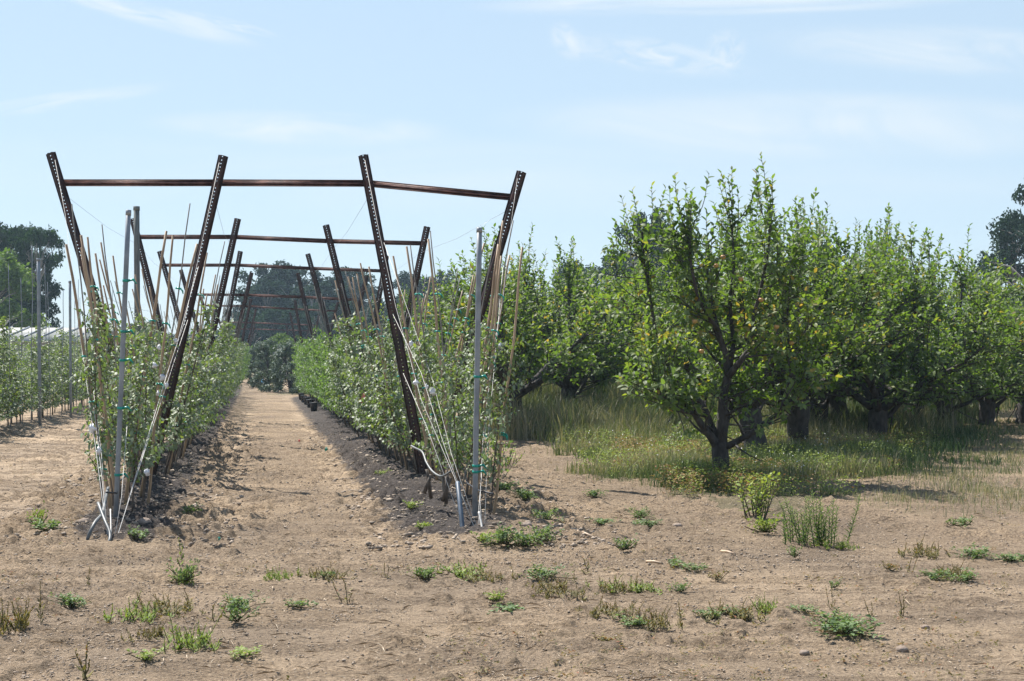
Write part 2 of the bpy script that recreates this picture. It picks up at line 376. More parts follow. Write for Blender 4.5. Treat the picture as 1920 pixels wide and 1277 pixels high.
def apple_tree(seed, H=4.2, R=1.45, scaff=None, lod=0, lowtint=.12, dens=1.0, trunk_h=.62, tr=.13, tops=5, low=.95):
    r = random.Random(seed); T = Tubes(); Lv = Leaves(); lf = .105
    sides = 9 if lod == 0 else 6
    tp = [np.array([0, 0, -.15]), np.array([r.gauss(0, .01), 0, .1]), np.array([r.gauss(0, .02), r.gauss(0, .02), trunk_h * .6]), np.array([r.gauss(0, .03), r.gauss(0, .03), trunk_h])]
    if scaff is None:
        tz = [(-.15, 1.3), (.04, 1.12), (.16, .98), (.3, 1.03), (.42, .93), (.54, 1.0), (trunk_h - .04, 1.02), (trunk_h + .04, .7)]
        lx, ly = r.gauss(0, .1), r.gauss(0, .1); T.tube([(lx * max(0, z) + r.gauss(0, .008), ly * max(0, z) + r.gauss(0, .008), z) for z, _ in tz], [tr * k * r.uniform(.94, 1.06) for _, k in tz], sides + 2)
        tp = [np.array([lx * z, ly * z, z]) for z in (-.15 * 0, .1, trunk_h * .6, trunk_h)]
        scaff = []; n = r.choice([5, 6]); a0 = r.random() * 6.28
        for k in range(n):
            a = a0 + k * 6.283 / n + r.gauss(0, .2); el = r.uniform(.42, .95)
            d = (math.cos(a) * math.cos(el), math.sin(a) * math.cos(el), math.sin(el))
            L = r.uniform(2.1, 2.7) * H / 4.2
            scaff.append((grow(tp[3] - np.array([0, 0, .04]), d, L, 7, .075, .12, r), tr * .5, .014))
        scaff.append((grow(tp[3], (r.gauss(0, .15), r.gauss(0, .15), 1), 2.6 * H / 4.2, 7, .05, .12, r), tr * .6, .015))
        a = r.random() * 6.28   # a low spreading limb
        scaff.append((grow(tp[2], (math.cos(a), math.sin(a), .55), 1.5, 6, -.01, .12, r), tr * .34, .012))
    else:
        T.tube(scaff[0][0], scaff[0][1], 10); scaff = scaff[1:]
    def radlist(a, b, n): return [a + (b - a) * (i / (n - 1)) ** .8 for i in range(n)]
    def tint_at(p):
        return (.42 + lowtint * max(0, 1 - abs(p[2] - 1.9) / .9), .17)
    secs = []
    for pts, ra, rb in scaff:
        pts = [np.array(p, float) for p in pts]
        T.tube(pts, radlist(ra, rb, len(pts)), 7 if lod == 0 else 5)
        Ls = sum(np.linalg.norm(pts[i + 1] - pts[i]) for i in range(len(pts) - 1))
        n = int(Ls * 7.0)
        for k in range(n):
            t = .16 + .84 * (k + r.random() * .6) / n
            if t > 1: continue
            q, d = along(pts, t)
            out = np.array([q[0], q[1], 0]); out = norm(out + 1e-3)
            a = r.random() * 6.28
            side = np.array([math.cos(a), math.sin(a), 0])
            dd = side * .8 + out * .55 + np.array([0, 0, r.uniform(-.42, .6)]) + d * .3
            ln = r.uniform(.5, 1.0) * (1.1 - .35 * t) * R / 1.45
            sp = grow(q, dd, ln, 5, .03, .13, r)
            ra2 = max(.008, (ra + (rb - ra) * t) * .42)
            T.tube(sp, radlist(ra2, .005, 6), 5 if lod == 0 else 3, cap=False); secs.append((sp, ln))
        # leader top shoots
        for k in range(tops):
            q, d = along(pts, r.uniform(.62, 1))
            shoot(T, Lv, q, d + np.array([r.gauss(0, .25), r.gauss(0, .25), .9]), r.uniform(.5, 1.0), r, .14, lf, .042, .006, tint_at(q), lod)
        for k in range(int(22 * dens)):
            q, d = along(pts, r.uniform(.3, 1))
            if q[2] < low - .05: continue
            shoot(None, Lv, q, np.array([r.gauss(0, .7), r.gauss(0, .7), r.uniform(.0, 1)]), .14, r, .1, lf, .035, .004, tint_at(q), lod)
    for sp, ln in secs:
        n = int(ln / .058 * dens)
        for k in range(n):
            t = .15 + .85 * (k + r.random()) / n
            q, d = along(sp, min(t, 1))
            if q[2] < low and r.random() < .8: continue
            if r.random() < .30:
                # upright water shoot, taller towards the top of the crown
                hh = r.uniform(.22, .62) * (1.15 if q[2] > 2.2 else .8)
                if q[2] + hh > H: hh = max(.12, H - q[2])
                shoot(T, Lv, q, d * .35 + np.array([r.gauss(0, .22), r.gauss(0, .22), 1]), hh, r, .1, lf, .042, .0045, tint_at(q), lod)
            else:
                shoot(None, Lv, q, d * .5 + np.array([r.gauss(0, .6), r.gauss(0, .6), r.uniform(-.5, .7)]), r.uniform(.10, .24), r, .0, lf, .026, .004, tint_at(q), lod)
    return T.mesh('apple_trunk'), Lv.mesh('apple_crown', lod)

def tree_thing(name, tm, cm, loc, rz, sc, label, cat, group=None, lmat='leaf', bmat='bark'):
    e = empty(name, loc, rz); e.scale = (sc, sc, sc) if not isinstance(sc, tuple) else sc
    link('trunk', tm, M[bmat], e); link('crown', cm, M[lmat], e)
    tag(e, label, cat, group); return e

# ------------------------------------------------------------------ orchard
T1 = G(1352, 905); T1.z = gz(T1.x, T1.y) - .02
s1 = T1.y / F
def L1(px, py, dy=0): return np.array([(px - 1352) * s1, dy, (905 - py) * s1])
scaff1 = [([L1(1352, 925), L1(1353, 898), L1(1352, 870), L1(1350, 845), L1(1351, 828)], [.16, .128, .112, .11, .115]),
    ([L1(1350, 845), L1(1333, 818, -.05), L1(1312, 792, -.1), L1(1299, 772, -.15), L1(1272, 748, -.25), L1(1240, 720, -.35), L1(1215, 680, -.4)], .07, .016),
    ([L1(1350, 832), L1(1335, 795, .1), L1(1322, 755, .2), L1(1300, 735, .3), L1(1268, 700, .4), L1(1240, 640, .5), L1(1228, 560, .5), L1(1215, 480, .5), L1(1210, 420, .45)], .052, .012),
    ([L1(1352, 835), L1(1354, 790), L1(1357, 740, .03), L1(1366, 700, .05), L1(1362, 660, .05), L1(1345, 610, 0), L1(1330, 550, -.05), L1(1322, 480, -.1)], .085, .016),
    ([L1(1366, 702), L1(1385, 675, -.1), L1(1402, 650, -.15), L1(1405, 600, -.2), L1(1420, 540, -.25), L1(1432, 470, -.3), L1(1438, 410, -.3)], .05, .014),
    ([L1(1354, 830), L1(1364, 800, .15), L1(1374, 768, .3), L1(1392, 745, .45), L1(1420, 715, .6), L1(1440, 650, .7), L1(1450, 570, .7)], .045, .012),
    ([L1(1354, 840), L1(1372, 830, -.1), L1(1400, 812, -.2), L1(1425, 790, -.3), L1(1455, 768, -.35), L1(1480, 745, -.4), L1(1500, 700, -.5)], .055, .016),
    ([L1(1345, 612), L1(1330, 600, -.3), L1(1300, 560, -.5), L1(1285, 500, -.6), L1(1280, 440, -.6)], .035, .012),
    ([L1(1299, 772, -.15), L1(1270, 765, -.5), L1(1240, 745, -.7), L1(1215, 720, -.8)], .028, .01),
    ([L1(1366, 702), L1(1380, 640, .2), L1(1375, 560, .3), L1(1385, 480, .35), L1(1380, 410, .35)], .04, .012),
    ([L1(1362, 660, .05), L1(1335, 590, .2), L1(1305, 500, .3), L1(1290, 430, .3)], .035, .012),
    ([L1(1455, 768, -.35), L1(1475, 700, -.3), L1(1470, 600, -.2), L1(1478, 520, -.1)], .03, .011)]
tm, cm = apple_tree(101, 4.1, 1.3, scaff1, 0, .30, .68, tops=7)
co_ = np.empty(len(cm.vertices) * 3, np.float32); cm.vertices.foreach_get('co', co_); zt = ((905 - 306) * s1) / float(np.percentile(co_.reshape(-1, 3)[:, 2], 99.97))
t1 = tree_thing('apple_tree', tm, cm, T1, 0, (1, 1, zt), 'nearest old apple tree, low-forked trunk behind the leafy sucker, yellow-tinged leaves', 'apple tree', 'old apple trees of the orchard')

def apple(parent, p):
    V = []; n = 10
    for i in range(7):
        ph = math.pi * i / 6; rr = .034 * math.sin(ph) * (1 + .12 * math.cos(ph)); z = .031 * math.cos(ph) - .008 * math.exp(-(ph / .5) ** 2)
        V += [(rr * math.cos(2 * math.pi * k / n) + 1e-5 * k, rr * math.sin(2 * math.pi * k / n), z) for k in range(n)]
    q = np.array([[i * n + k, (i + 1) * n + k, (i + 1) * n + (k + 1) % n, i * n + (k + 1) % n] for i in range(6) for k in range(n)])
    if 'apple_fruit' not in bpy.data.meshes:
        mesh_np('apple_fruit', V, [q], smooth=True).materials.append(M['apple'])
    link('apple', bpy.data.meshes['apple_fruit'], None, parent, p)
for px, py, dy in ((1345, 480, -.5), (1412, 560, -.6), (1290, 600, -.7), (1380, 520, -.4), (1330, 497, -.6), (1440, 610, -.6), (1470, 640, -.5), (1300, 655, -.8)):
    apple(t1, Vector(L1(px, py, dy)))

VAR = []
for k in range(5):
    VAR.append(apple_tree(200 + k, 4.1, 1.45, None, 0 if k < 3 else 1, .12 if k else .2, .66, .72 + .08 * (k % 3), .165))
def top_scale(cm, py, Y):
    co = np.empty(len(cm.vertices) * 3, np.float32); cm.vertices.foreach_get('co', co)
    return (HC + (HY - py) / F * Y) / float(np.percentile(co.reshape(-1, 3)[:, 2], 99.95))
TOPS = {968: 420, 1055: 432, 1016: 450, 1130: 490, 1201: 480, 1425: 372, 1495: 372, 1533: 385, 1582: 395, 1462: 380, 1556: 395, 1610: 402, 1745: 440, 1815: 485, 1645: 405, 1712: 430, 1780: 425, 1850: 500, 1918: 525, 1990: 540}
VLOW = [apple_tree(220 + k, 4.1, 1.6, None, 0, .08, .74, .62, .15, low=.6) for k in range(2)]
orch = [  # px, depth, scale, variant, label
    (968, 29, (1.2, 1.42), 0, 'old apple tree behind the right grey pole, straight thick trunk at the grass edge'),
    (1055, 33, (1.2, 1.38), 1, 'old apple tree with thick trunk and long right limb, second along grass edge'),
    (1016, 37, (1.15, 1.35), 2, 'old apple tree with slim slanting trunk between the two thick trunks in the grass'),
    (1130, 38, (1.15, 1.22), 2, 'old apple tree with short trunk in tall grass, right of the thick-trunk pair'),
    (1201, 40, (1.15, 1.18), 0, 'old apple tree in tall grass just left of the nearest apple tree'),
    (1425, 22.3, (1.1, 1.15), 1, 'old apple tree directly behind the nearest one, its trunk right of the fork'),
    (1495, 25.6, (1.2, 1.32), 2, 'old apple tree with broad twin-forked dark trunk, third in the right row'),
    (1533, 28.6, (1.2, 1.35), 0, 'old apple tree with stubby dark trunk, fourth in the right row'),
    (1582, 32, (1.25, 1.45), 1, 'old apple tree with lone straight trunk, fifth in the right row'),
    (1462, 31, (1.2, 1.3), 0, 'old apple tree whose shoots fill the skyline just right of the nearest tree'),
    (1556, 37, (1.3, 1.3), 2, 'old apple tree between the fourth and fifth right-row trunks, set further back'),
    (1610, 41, (1.3, 1.3), 1, 'old apple tree set back between the fifth and sixth right-row trees'),
    (1745, 41, (1.4, 1.3), 0, 'old apple tree set back behind the seventh right-row tree'),
    (1815, 43, (1.4, 1.3), 2, 'old apple tree set back where the canopy steps down'),
    (1645, 26.5, (1.2, 1.30), 2, 'old apple tree whose trunk is lost in weeds, sixth in the right row'),
    (1712, 28.5, (1.2, 1.27), 0, 'old apple tree with long low limb reaching right, seventh in the right row'),
    (1780, 31, (1.2, 1.25), 1, 'old apple tree with bright leaves where the right row starts to fall away'),
    (1850, 33.5, (1.25, 1.08), 2, 'lower apple tree near the right end, in front of the tall eucalyptus'),
    (1918, 35, (1.25, 1.0), 0, 'apple tree cut by the picture edge below the tall eucalyptus'),
    (1990, 34, (1.2, .95), 1, 'apple tree at the right edge with only its branch tips in view')]
for i, (px, Y, sc, v, lab) in enumerate(orch):
    X = (px - CX) / F * Y; mm = VAR[v] if px < 1600 else VLOW[v % 2]; zs = top_scale(mm[1], TOPS[px], Y)
    tree_thing('apple_tree', *mm, (X, Y, gz(X, Y) - .03), i * 2.1 + .7, (sc[0], sc[0], zs), lab, 'apple tree', 'old apple trees of the orchard')
back = [(895, 36, 1.18), (935, 45, 1), (985, 48, 1), (1090, 50, 1), (1150, 49, .98), (1245, 47, .95), (1300, 46, 1), (1380, 50, 1), (1455, 48, 1), (865, 50, 1.1), (1040, 60, 1), (1110, 62, 1), (1190, 60, 1), (1270, 60, 1), (1350, 62, 1), (1440, 62, 1), (1530, 60, 1), (1610, 58, 1), (1690, 60, 1), (1780, 60, 1), (1860, 60, 1), (1940, 60, 1), (945, 64, 1), (870, 66, 1), (800, 70, .9), (1000, 78, 1), (1130, 80, 1), (1260, 80, 1), (1390, 80, 1), (1520, 80, 1), (1650, 80, 1), (1790, 80, 1), (1920, 80, 1)]
for i, (px, Y, sc) in enumerate(back):
    X = (px - CX) / F * Y + rnd.uniform(-.4, .4)
    if px < 1300 and Y < 56: lab = 'apple tree deep in the orchard, glimpsed behind the trunks left of the nearest tree'
    elif Y < 70: lab = 'apple tree hidden deep in the orchard behind the front trees'
    else: lab = 'apple tree in the last line of the orchard, mostly hidden by others'
    mm = VAR[3 + i % 2]; zs = top_scale(mm[1], 565 if px > 1780 else (495 if Y < 52 else 535), Y)
    tree_thing('apple_tree', *mm, (X, Y, 0), i * 1.7, (sc * 1.15, sc * 1.15, zs), lab, 'apple tree', 'apple trees deep in the orchard')

# ------------------------------------------------------------------ young trees on the trellis
def sapling(seed, H=2.3, bush=1.0, leaf=.066, lod=0, low=.38):
    r = random.Random(seed); T = Tubes(); Lv = Leaves()
    stem = grow((0, 0, -.08), (0, 0, 1), H, 8, .02, .03, r); T.tube(stem, [.017, .016, .014, .013, .011, .009, .007, .005, .003], 6 if lod == 0 else 4)
    z = low
    while z < H - .05:
        q, d = along(stem, (z + .08) / (H + .0))
        a = r.random() * 6.28
        ln = r.uniform(.18, .50) * bush * (1.15 - .6 * z / H)
        dd = np.array([math.cos(a), math.sin(a), r.uniform(.1, .9)])
        p = grow(q, dd, ln, 4, .05, .15, r); T.tube(p, [.005, .004, .004, .003, .002], 4 if lod == 0 else 3, cap=False)
        n = int(ln / .026)
        b = r.random() * 6
        for k in range(n):
            qq, d2 = along(p, (k + .6) / (n + .3)); b += 2.4
            side = norm(np.cross(d2, (0, 0, 1)) + 1e-4); rad_ = math.cos(b) * side + math.sin(b) * np.cross(d2, side)
            L = leaf * r.uniform(.7, 1.2)
            Lv.add(qq, d2 * .5 + rad_ + np.array([0, 0, -.25 + r.gauss(0, .25)]), np.array([r.gauss(0, .4), r.gauss(0, .4), 1]) + d2 * .3, L, L * r.uniform(.5, .66), min(1, max(0, r.gauss(.45, .22) + .12 * (z / H))))
        z += r.uniform(.024, .060)
    shoot(None, Lv, stem[-2], (0, 0, 1), .3, r, 0, leaf, .035, .003, (.6, .15))
    return T.mesh('young_stem'), Lv.mesh('young_foliage', lod)
SAP = [sapling(300 + k, H, b, .078) for k, (H, b) in enumerate(((2.2, 1.1), (1.95, 1.3), (2.3, .95), (1.75, 1.35), (2.0, 1.2), (2.4, .85)))]
SAPG = [sapling(330 + k, 1.95 + .15 * k, 1.5, .085, 1) for k in range(3)]
saps = [empty('young_apple_tree', (0, -50, 0)) for _ in SAP]
for e, (a, b) in zip(saps, SAP): link('trunk', a, M['sap_bark'], e); link('foliage', b, M['leaf_sap'], e)
sapg = [empty('young_apple_tree', (0, -50, 0)) for _ in SAPG]
for e, (a, b) in zip(sapg, SAPG): link('trunk', a, M['sap_bark'], e); link('foliage', b, M['leaf_bright'], e)
used = set()
def take(proto):
    if proto.name in used: return copy_tree(proto)
    used.add(proto.name); return proto
def lean_to(o, x, y, z, lean, rz, sc):
    o.location = (x, y, z); o.rotation_mode = 'QUATERNION'
    o.rotation_quaternion = (Matrix.Rotation(lean, 4, 'Y') @ Matrix.Rotation(rz, 4, 'Z')).to_quaternion(); o.scale = (sc, sc, sc)
FRY = [18.3, 27.4, 36.6, 45.7, 64, 86, 108]
def bay(Y):
    if Y < 18.3: return 'before the nearest rusty frame'
    if Y < 27.4: return 'between rusty frames one and two'
    if Y < 36.6: return 'between rusty frames two and three'
    if Y < 50: return 'past the third rusty frame'
    return 'at the far end'
def stake_mesh(L, r0, mat, name='stake', nodes=True):
    T = Tubes(); n = 9; pts = [Vector((.012 * math.sin(i * 1.3), .01 * math.cos(i * 1.7), -.15 + (L + .15) * i / n)) for i in range(n + 1)]
    T.tube(pts, [r0 * (1 - .3 * i / n) for i in range(n + 1)], 6)
    me = T.mesh(name); me.materials.append(mat); return me
BAM = [stake_mesh(L, .016, M['bamboo'], 'bamboo_stake') for L in (2.7, 2.85, 3.0)]
THIN = [stake_mesh(L, .009, M['thin_stake'], 'thin_stake') for L in (2.75, 2.95, 3.1)]
TALL = [stake_mesh(L, .012, M['grey_pipe'], 'tall_stake') for L in (3.5, 3.9, 4.1)]
def tie_mesh():
    T = Tubes(); ang = [i * math.pi / 5 for i in range(11)]
    T.tube([(.024 * math.cos(a), .024 * math.sin(a), .004 * math.sin(a * 3)) for a in ang], .010, 5)
    T.tube([(.024, 0, 0), (.05, -.01, -.02), (.06, -.01, -.05)], [.008, .009, .006], 4)
    me = T.mesh('tie'); me.materials.append(M['tie']); return me
TIE = tie_mesh()

def plant_row(row, y0, y1, step, side, armname, rowname, meshes, far=36, skipf=None):
    y = y0; i = 0
    while y < y1:
        if skipf and skipf(y): y += .3; continue
        v = rnd.randrange(len(meshes)); o = take(meshes[v])
        x = row(y) + side * .10 + rnd.gauss(0, .03)
        fan = min(1, max(.28, (y - 12.3) / 6.2)); ln = side * rnd.uniform(.18, .31) * fan; zz = gz(x, y)
        k_ = rnd.uniform(.80, 1.0) * (.92 if row is ROWR and y < 20 else 1); lean_to(o, x, y, zz - .02, ln, rnd.random() * 6.28, k_); o.scale = (k_ * (.6 + .4 * fan), k_ * (.6 + .4 * fan), k_)
        tag(o, f'young apple tree leaning {armname} in {rowname}, {bay(y)}', 'young apple tree', f'young apple trees trained on the {rowname}')
        if y < 46 and rnd.random() < (.95 if y < 28 else .6):
            bam = y < 26 and rnd.random() < .6
            s = link('bamboo_stake' if bam else 'plant_stake', rnd.choice(BAM if bam else THIN))
            lean_to(s, x + .03 * side, y + .05, zz, side * rnd.uniform(.12, .27) * (.4 + .6 * fan), 0, rnd.uniform(.88, 1.06))
            tag(s, f'{"tan" if bam else "thin grey"} stake leaning {armname} in {rowname}, {bay(y)}', 'stake', f'stakes in the {rowname}')
            if y < 23:
                for k in range(rnd.choice([2, 3])):
                    link('tie', TIE, None, s, (0, 0, rnd.uniform(.5, 2.4)))
        y += step * rnd.uniform(.85, 1.15); i += 1
plant_row(ROWL, 13.7, 60, .72, -1, 'outward', 'left trellis row', saps)
plant_row(ROWL, 13.9, 60, .74, 1, 'trackward', 'left trellis row', saps, skipf=lambda y: 15.9 < y < 18.3 or 26.2 < y < 27.4)
plant_row(ROWL, 60, 100, 1.5, rnd.choice([1]), 'trackward', 'left trellis row', sapg)
plant_row(ROWR, 14.6, 30, .74, -1, 'trackward', 'right trellis row', saps, skipf=lambda y: 15.6 < y < 18.4 or 25.8 < y < 27.4)
plant_row(ROWR, 30, 58, .78, -1, 'trackward', 'right trellis row', sapg)
plant_row(ROWR, 13.8, 34, .70, 1, 'outward', 'right trellis row', saps)
plant_row(ROWR, 34, 58, .85, 1, 'outward', 'right trellis row', sapg)
BUSHY = [sapling(360 + k, 2.0 + .15 * k, 1.75, .08, 1, .22) for k in range(3)]
sapb = [empty('young_apple_tree', (0, -50, 0)) for _ in BUSHY]
for e, (a, b) in zip(sapb, BUSHY): link('trunk', a, M['sap_bark'], e); link('foliage', b, M['leaf_sap'], e)
# far-left row: upright young trees with tall thin stakes
y = 24.0; i = 0
while y < 52:
    o = take(sapb[rnd.randrange(3)]); x = ROWE(y) + rnd.gauss(0, .08)
    lean_to(o, x, y, gz(x, y), rnd.gauss(0, .04), rnd.random() * 6, rnd.uniform(.78, 1.02)); o.scale = (1.15, 1.15, o.scale[2])
    tag(o, 'young apple tree with bare lower stem in the row beside the white-roofed shed', 'young apple tree', 'young apple trees in the far-left row')
    if i % 2 == 0:
        s = link('tall_stake', rnd.choice(TALL)); lean_to(s, x + .2, y + .1, gz(x, y), rnd.gauss(0, .02), 0, rnd.uniform(.85, 1.03))
        tag(s, 'tall thin upright pole standing in the row beside the white-roofed shed', 'stake', 'tall poles in the far-left row')
    y += .8 * rnd.uniform(.6, 1.4); i += 1
for dx in (2.8, ):
    y = 36.0
    while y < 56:
        o = take(sapb[i % 3]); i += 1; x = ROWE(y) - dx
        lean_to(o, x, y, 0, rnd.gauss(0, .04), rnd.random() * 6, rnd.uniform(.7, .8))
        tag(o, 'young apple tree in the second row back, just in front of the white-roofed shed', 'young apple tree', 'young apple trees in front of the shed')
        y += 1.3

# ------------------------------------------------------------------ steel frames
def perforated(a, b, w=.13, holes=True, pitch=.046):
    """rolled channel post from a to b: centre web with a line of holes, splayed flanges and lips"""
    a = np.array(tuple(a)); b = np.array(tuple(b)); L = np.linalg.norm(b - a); z = (b - a) / L
    x = norm(np.cross(np.array([0, 1., 0]), z)); y = np.cross(z, x)
    V = []; Fq = []
    def P(u, v, t): V.append(a + x * u + y * v + z * t); return len(V) - 1
    def strip(u0, v0, u1, v1, t0, t1): i = [P(u0, v0, t0), P(u1, v1, t0), P(u1, v1, t1), P(u0, v0, t1)]; Fq.append(i)
    h = .0065; wb = w * .24; tk = .004
    prof = [(-w * .5, -.004), (-w * .40, .0), (-wb, -.045), (-h, -.045)]
    for s in (-1, 1):
        for off in (0, tk):
            for (u0, v0), (u1, v1) in zip(prof[:-1], prof[1:]):
                strip(s * u0, v0 + off, s * u1, v1 + off, 0, L)
        strip(s * prof[0][0], prof[0][1], s * prof[0][0], prof[0][1] + tk, 0, L)
        n = len(prof)
        for (u0, v0), (u1, v1) in zip(prof[:-1], prof[1:]):   # top end thickness
            V.extend([a + x * s * u0 + y * v0 + z * L, a + x * s * u1 + y * v1 + z * L, a + x * s * u1 + y * (v1 + tk) + z * L, a + x * s * u0 + y * (v0 + tk) + z * L])
            k = len(V); Fq.append([k - 4, k - 3, k - 2, k - 1])
    if not holes:
        for off in (0, tk): strip(-h, -.045 + off, h, -.045 + off, 0, L)
    else:
        t = 0
        while t < L:
            t1 = min(L, t + pitch - 2 * h)
            for off in (0, tk): strip(-h, -.045 + off, h, -.045 + off, t, t1)
            strip(-h, -.045, -h, -.045 + tk, t1, min(L, t1 + 2 * h)); strip(h, -.045, h, -.045 + tk, t1, min(L, t1 + 2 * h))
            t += pitch
    return mesh_np('post', np.array(V), [np.array(Fq)])
def beam_mesh(a, b, hgt=.075):
    """channel beam seen from its open side"""
    a = np.array(tuple(a)); b = np.array(tuple(b)); L = np.linalg.norm(b - a); x = (b - a) / L
    y = np.array([0, 1., 0]); y = norm(y - x * np.dot(x, y)); z = np.cross(x, y)
    T = Tubes(); c = (a + b) / 2; hx = x * L / 2; t = .004
    T.box(c + z * hgt * .5, hx, y * .03, z * t); T.box(c - z * hgt * .5, hx, y * .03, z * t)
    T.box(c + y * .026, hx, y * t, z * (hgt * .5 - t - .001)); T.box(c - z * .004 - y * .004, hx, y * .026, z * .010)
    return T.mesh('crossbar', smooth=False)
frames = [
 (18.3, [(95, 287, 283, 905), (419, 292, 279, 905), (681, 291, 798, 908), (978, 322, 806, 905)], [(112, 342, 404, 342), (405, 342, 697, 343), (698, 344, 968, 370)], [(139, 448)]),
 (27.4, [(249, 410, 356, 829), (446, 410, 353, 829), (611, 422, 712, 829), (801, 425, 714, 829)], [(251, 444, 437, 444), (438, 444, 620, 452), (621, 452, 795, 456)], []),
 (36.6, [(299, 471, 393, 790), (451, 471, 389, 790), (577, 476, 664, 790), (725, 479, 668, 790)], [(303, 497, 445, 497), (446, 497, 582, 503), (583, 503, 722, 508)], []),
 (45.7, [(339, 506, 414, 766), (472, 511, 411, 766), (558, 512, 619, 766), (688, 517, 622, 766)], [(352, 552, 461, 553), (462, 553, 569, 557), (570, 557, 668, 562)], []),
 (64, [(376, 556, 436, 739), (471, 560, 432, 739), (553, 563, 583, 739), (634, 566, 585, 739)], [(380, 573, 466, 574), (467, 574, 556, 580), (557, 580, 629, 583)], []),
 (86, [(404, 578, 448, 722), (480, 580, 445, 722), (544, 586, 569, 722), (598, 590, 571, 722)], [(408, 604, 472, 605), (473, 605, 547, 608), (548, 608, 594, 610)], []),
 (108, [(424, 600, 456, 712), (479, 602, 454, 712), (537, 609, 553, 712), (580, 611, 556, 712)], [(427, 617, 475, 617), (476, 617, 541, 619), (542, 619, 577, 620)], [])]
ORD = ['nearest and largest', 'second', 'third', 'fourth', 'fifth', 'sixth', 'farthest']
for (Y, posts, bars, _), od in zip(frames, ORD):
    c = Wp((posts[1][2] + posts[2][2]) / 2, HY + F * HC / Y, Y); e = empty('steel_trellis', c)
    tag(e, f'{od} rusty steel trellis frame over the track, four splayed posts and a crossbar', 'trellis frame', 'rusty trellis frames spanning both rows')
    for x0, y0, x1, y1 in posts:
        top = Wp(x0, y0, Y); bot = Wp(x1, y1 + 3, Y)
        me = perforated(bot - c, top - c, .13, Y < 40); link('post', me, M['steel'], e)
    for x0, y0, x1, y1 in bars:
        link('crossbar', beam_mesh(Wp(x0, y0, Y) - c + Vector((0, .045, 0)), Wp(x1, y1, Y) - c + Vector((0, .045, 0))), M['beam'], e)

# trellis wires between frames
def wire(pts, rad, mat, name, label, cat, group=None, sides=5):
    T = Tubes(); c = Vector(pts[0]); T.tube([Vector(p) - c for p in pts], rad, sides)
    o = link(name, T.mesh(name), mat, None, c); tag(o, label, cat, group); return o
for k, nm in ((0, 'left outer'), (1, 'left inner'), (2, 'right inner'), (3, 'right outer')):
    for f, hn in ((.12, 'top'), (.42, 'upper'), (.62, 'middle')):
        pts = []
        for Y, posts, _, _ in frames:
            a = Wp(posts[k][0], posts[k][1], Y); b = Wp(posts[k][2], posts[k][3], Y); p = a.lerp(b, f) + Vector((0, -.06, 0))
            if pts:
                m_ = (pts[-1] + p) / 2 - Vector((0, 0, .06 + .1 * (k == 1))); pts.append(m_)
            pts.append(p)
        wire(pts, .0022, M['wire'], 'trellis_wire', f'{hn} thin wire strung along the {nm} posts of the rusty frames', 'wire', 'wires strung between the frames', 4)

# grey end poles
def pole(px0, py0, px1, py1, Y, r, mat, name, label, cap=True, ties=()):
    b = Wp(px1, py1, Y); t = Wp(px0, py0, Y); d = t - b; e = empty(name, b)
    T = Tubes(); T.tube([d * k / 6 - (d * .05 if k == 0 else Vector()) for k in range(7)], r, 12); link('shaft', T.mesh('shaft'), mat, e)
    if cap:
        T = Tubes(); T.tube([d * .985, d * 1.002], r * 1.12, 12); link('cap', T.mesh('cap'), mat, e)
    for f in ties:
        T = Tubes(); T.tube([d * f - d.normalized() * .012, d * f + d.normalized() * .012], r * 1.25, 10)
        T.tube([d * f + Vector((r, -.01, 0)), d * f + Vector((r + .05, -.01, .01)), d * f + Vector((r + .08, 0, -.03))], [.012, .012, .005], 4)
        link('tie', T.mesh('tie'), M['tie'], e)
    tag(e, label, 'pole', 'grey row poles'); return e
pole(241, 395, 216, 992, 13.35, .024, M['grey_pipe'], 'grey_pole', 'grey metal pole at the near end of the left trellis row', ties=(.17, .38, .53, .62, .78))
pole(899, 428, 890, 985, 13.6, .026, M['grey_pipe'], 'grey_pole', 'grey metal pole at the near end of the right trellis row', ties=(.18, .2, .5))
pole(256, 388, 259, 842, 25.0, .052, M['wood_post'], 'grey_post', 'thicker weathered grey post behind the left grey pole', ties=())
pole(72, 485, 75, 800, 33.0, .04, M['grey_pipe'], 'grey_pole', 'stout grey pole among the far-left row of young trees')
pole(131, 527, 133, 780, 38.0, .035, M['grey_pipe'], 'grey_pole', 'short grey pole just left of the left trellis row')

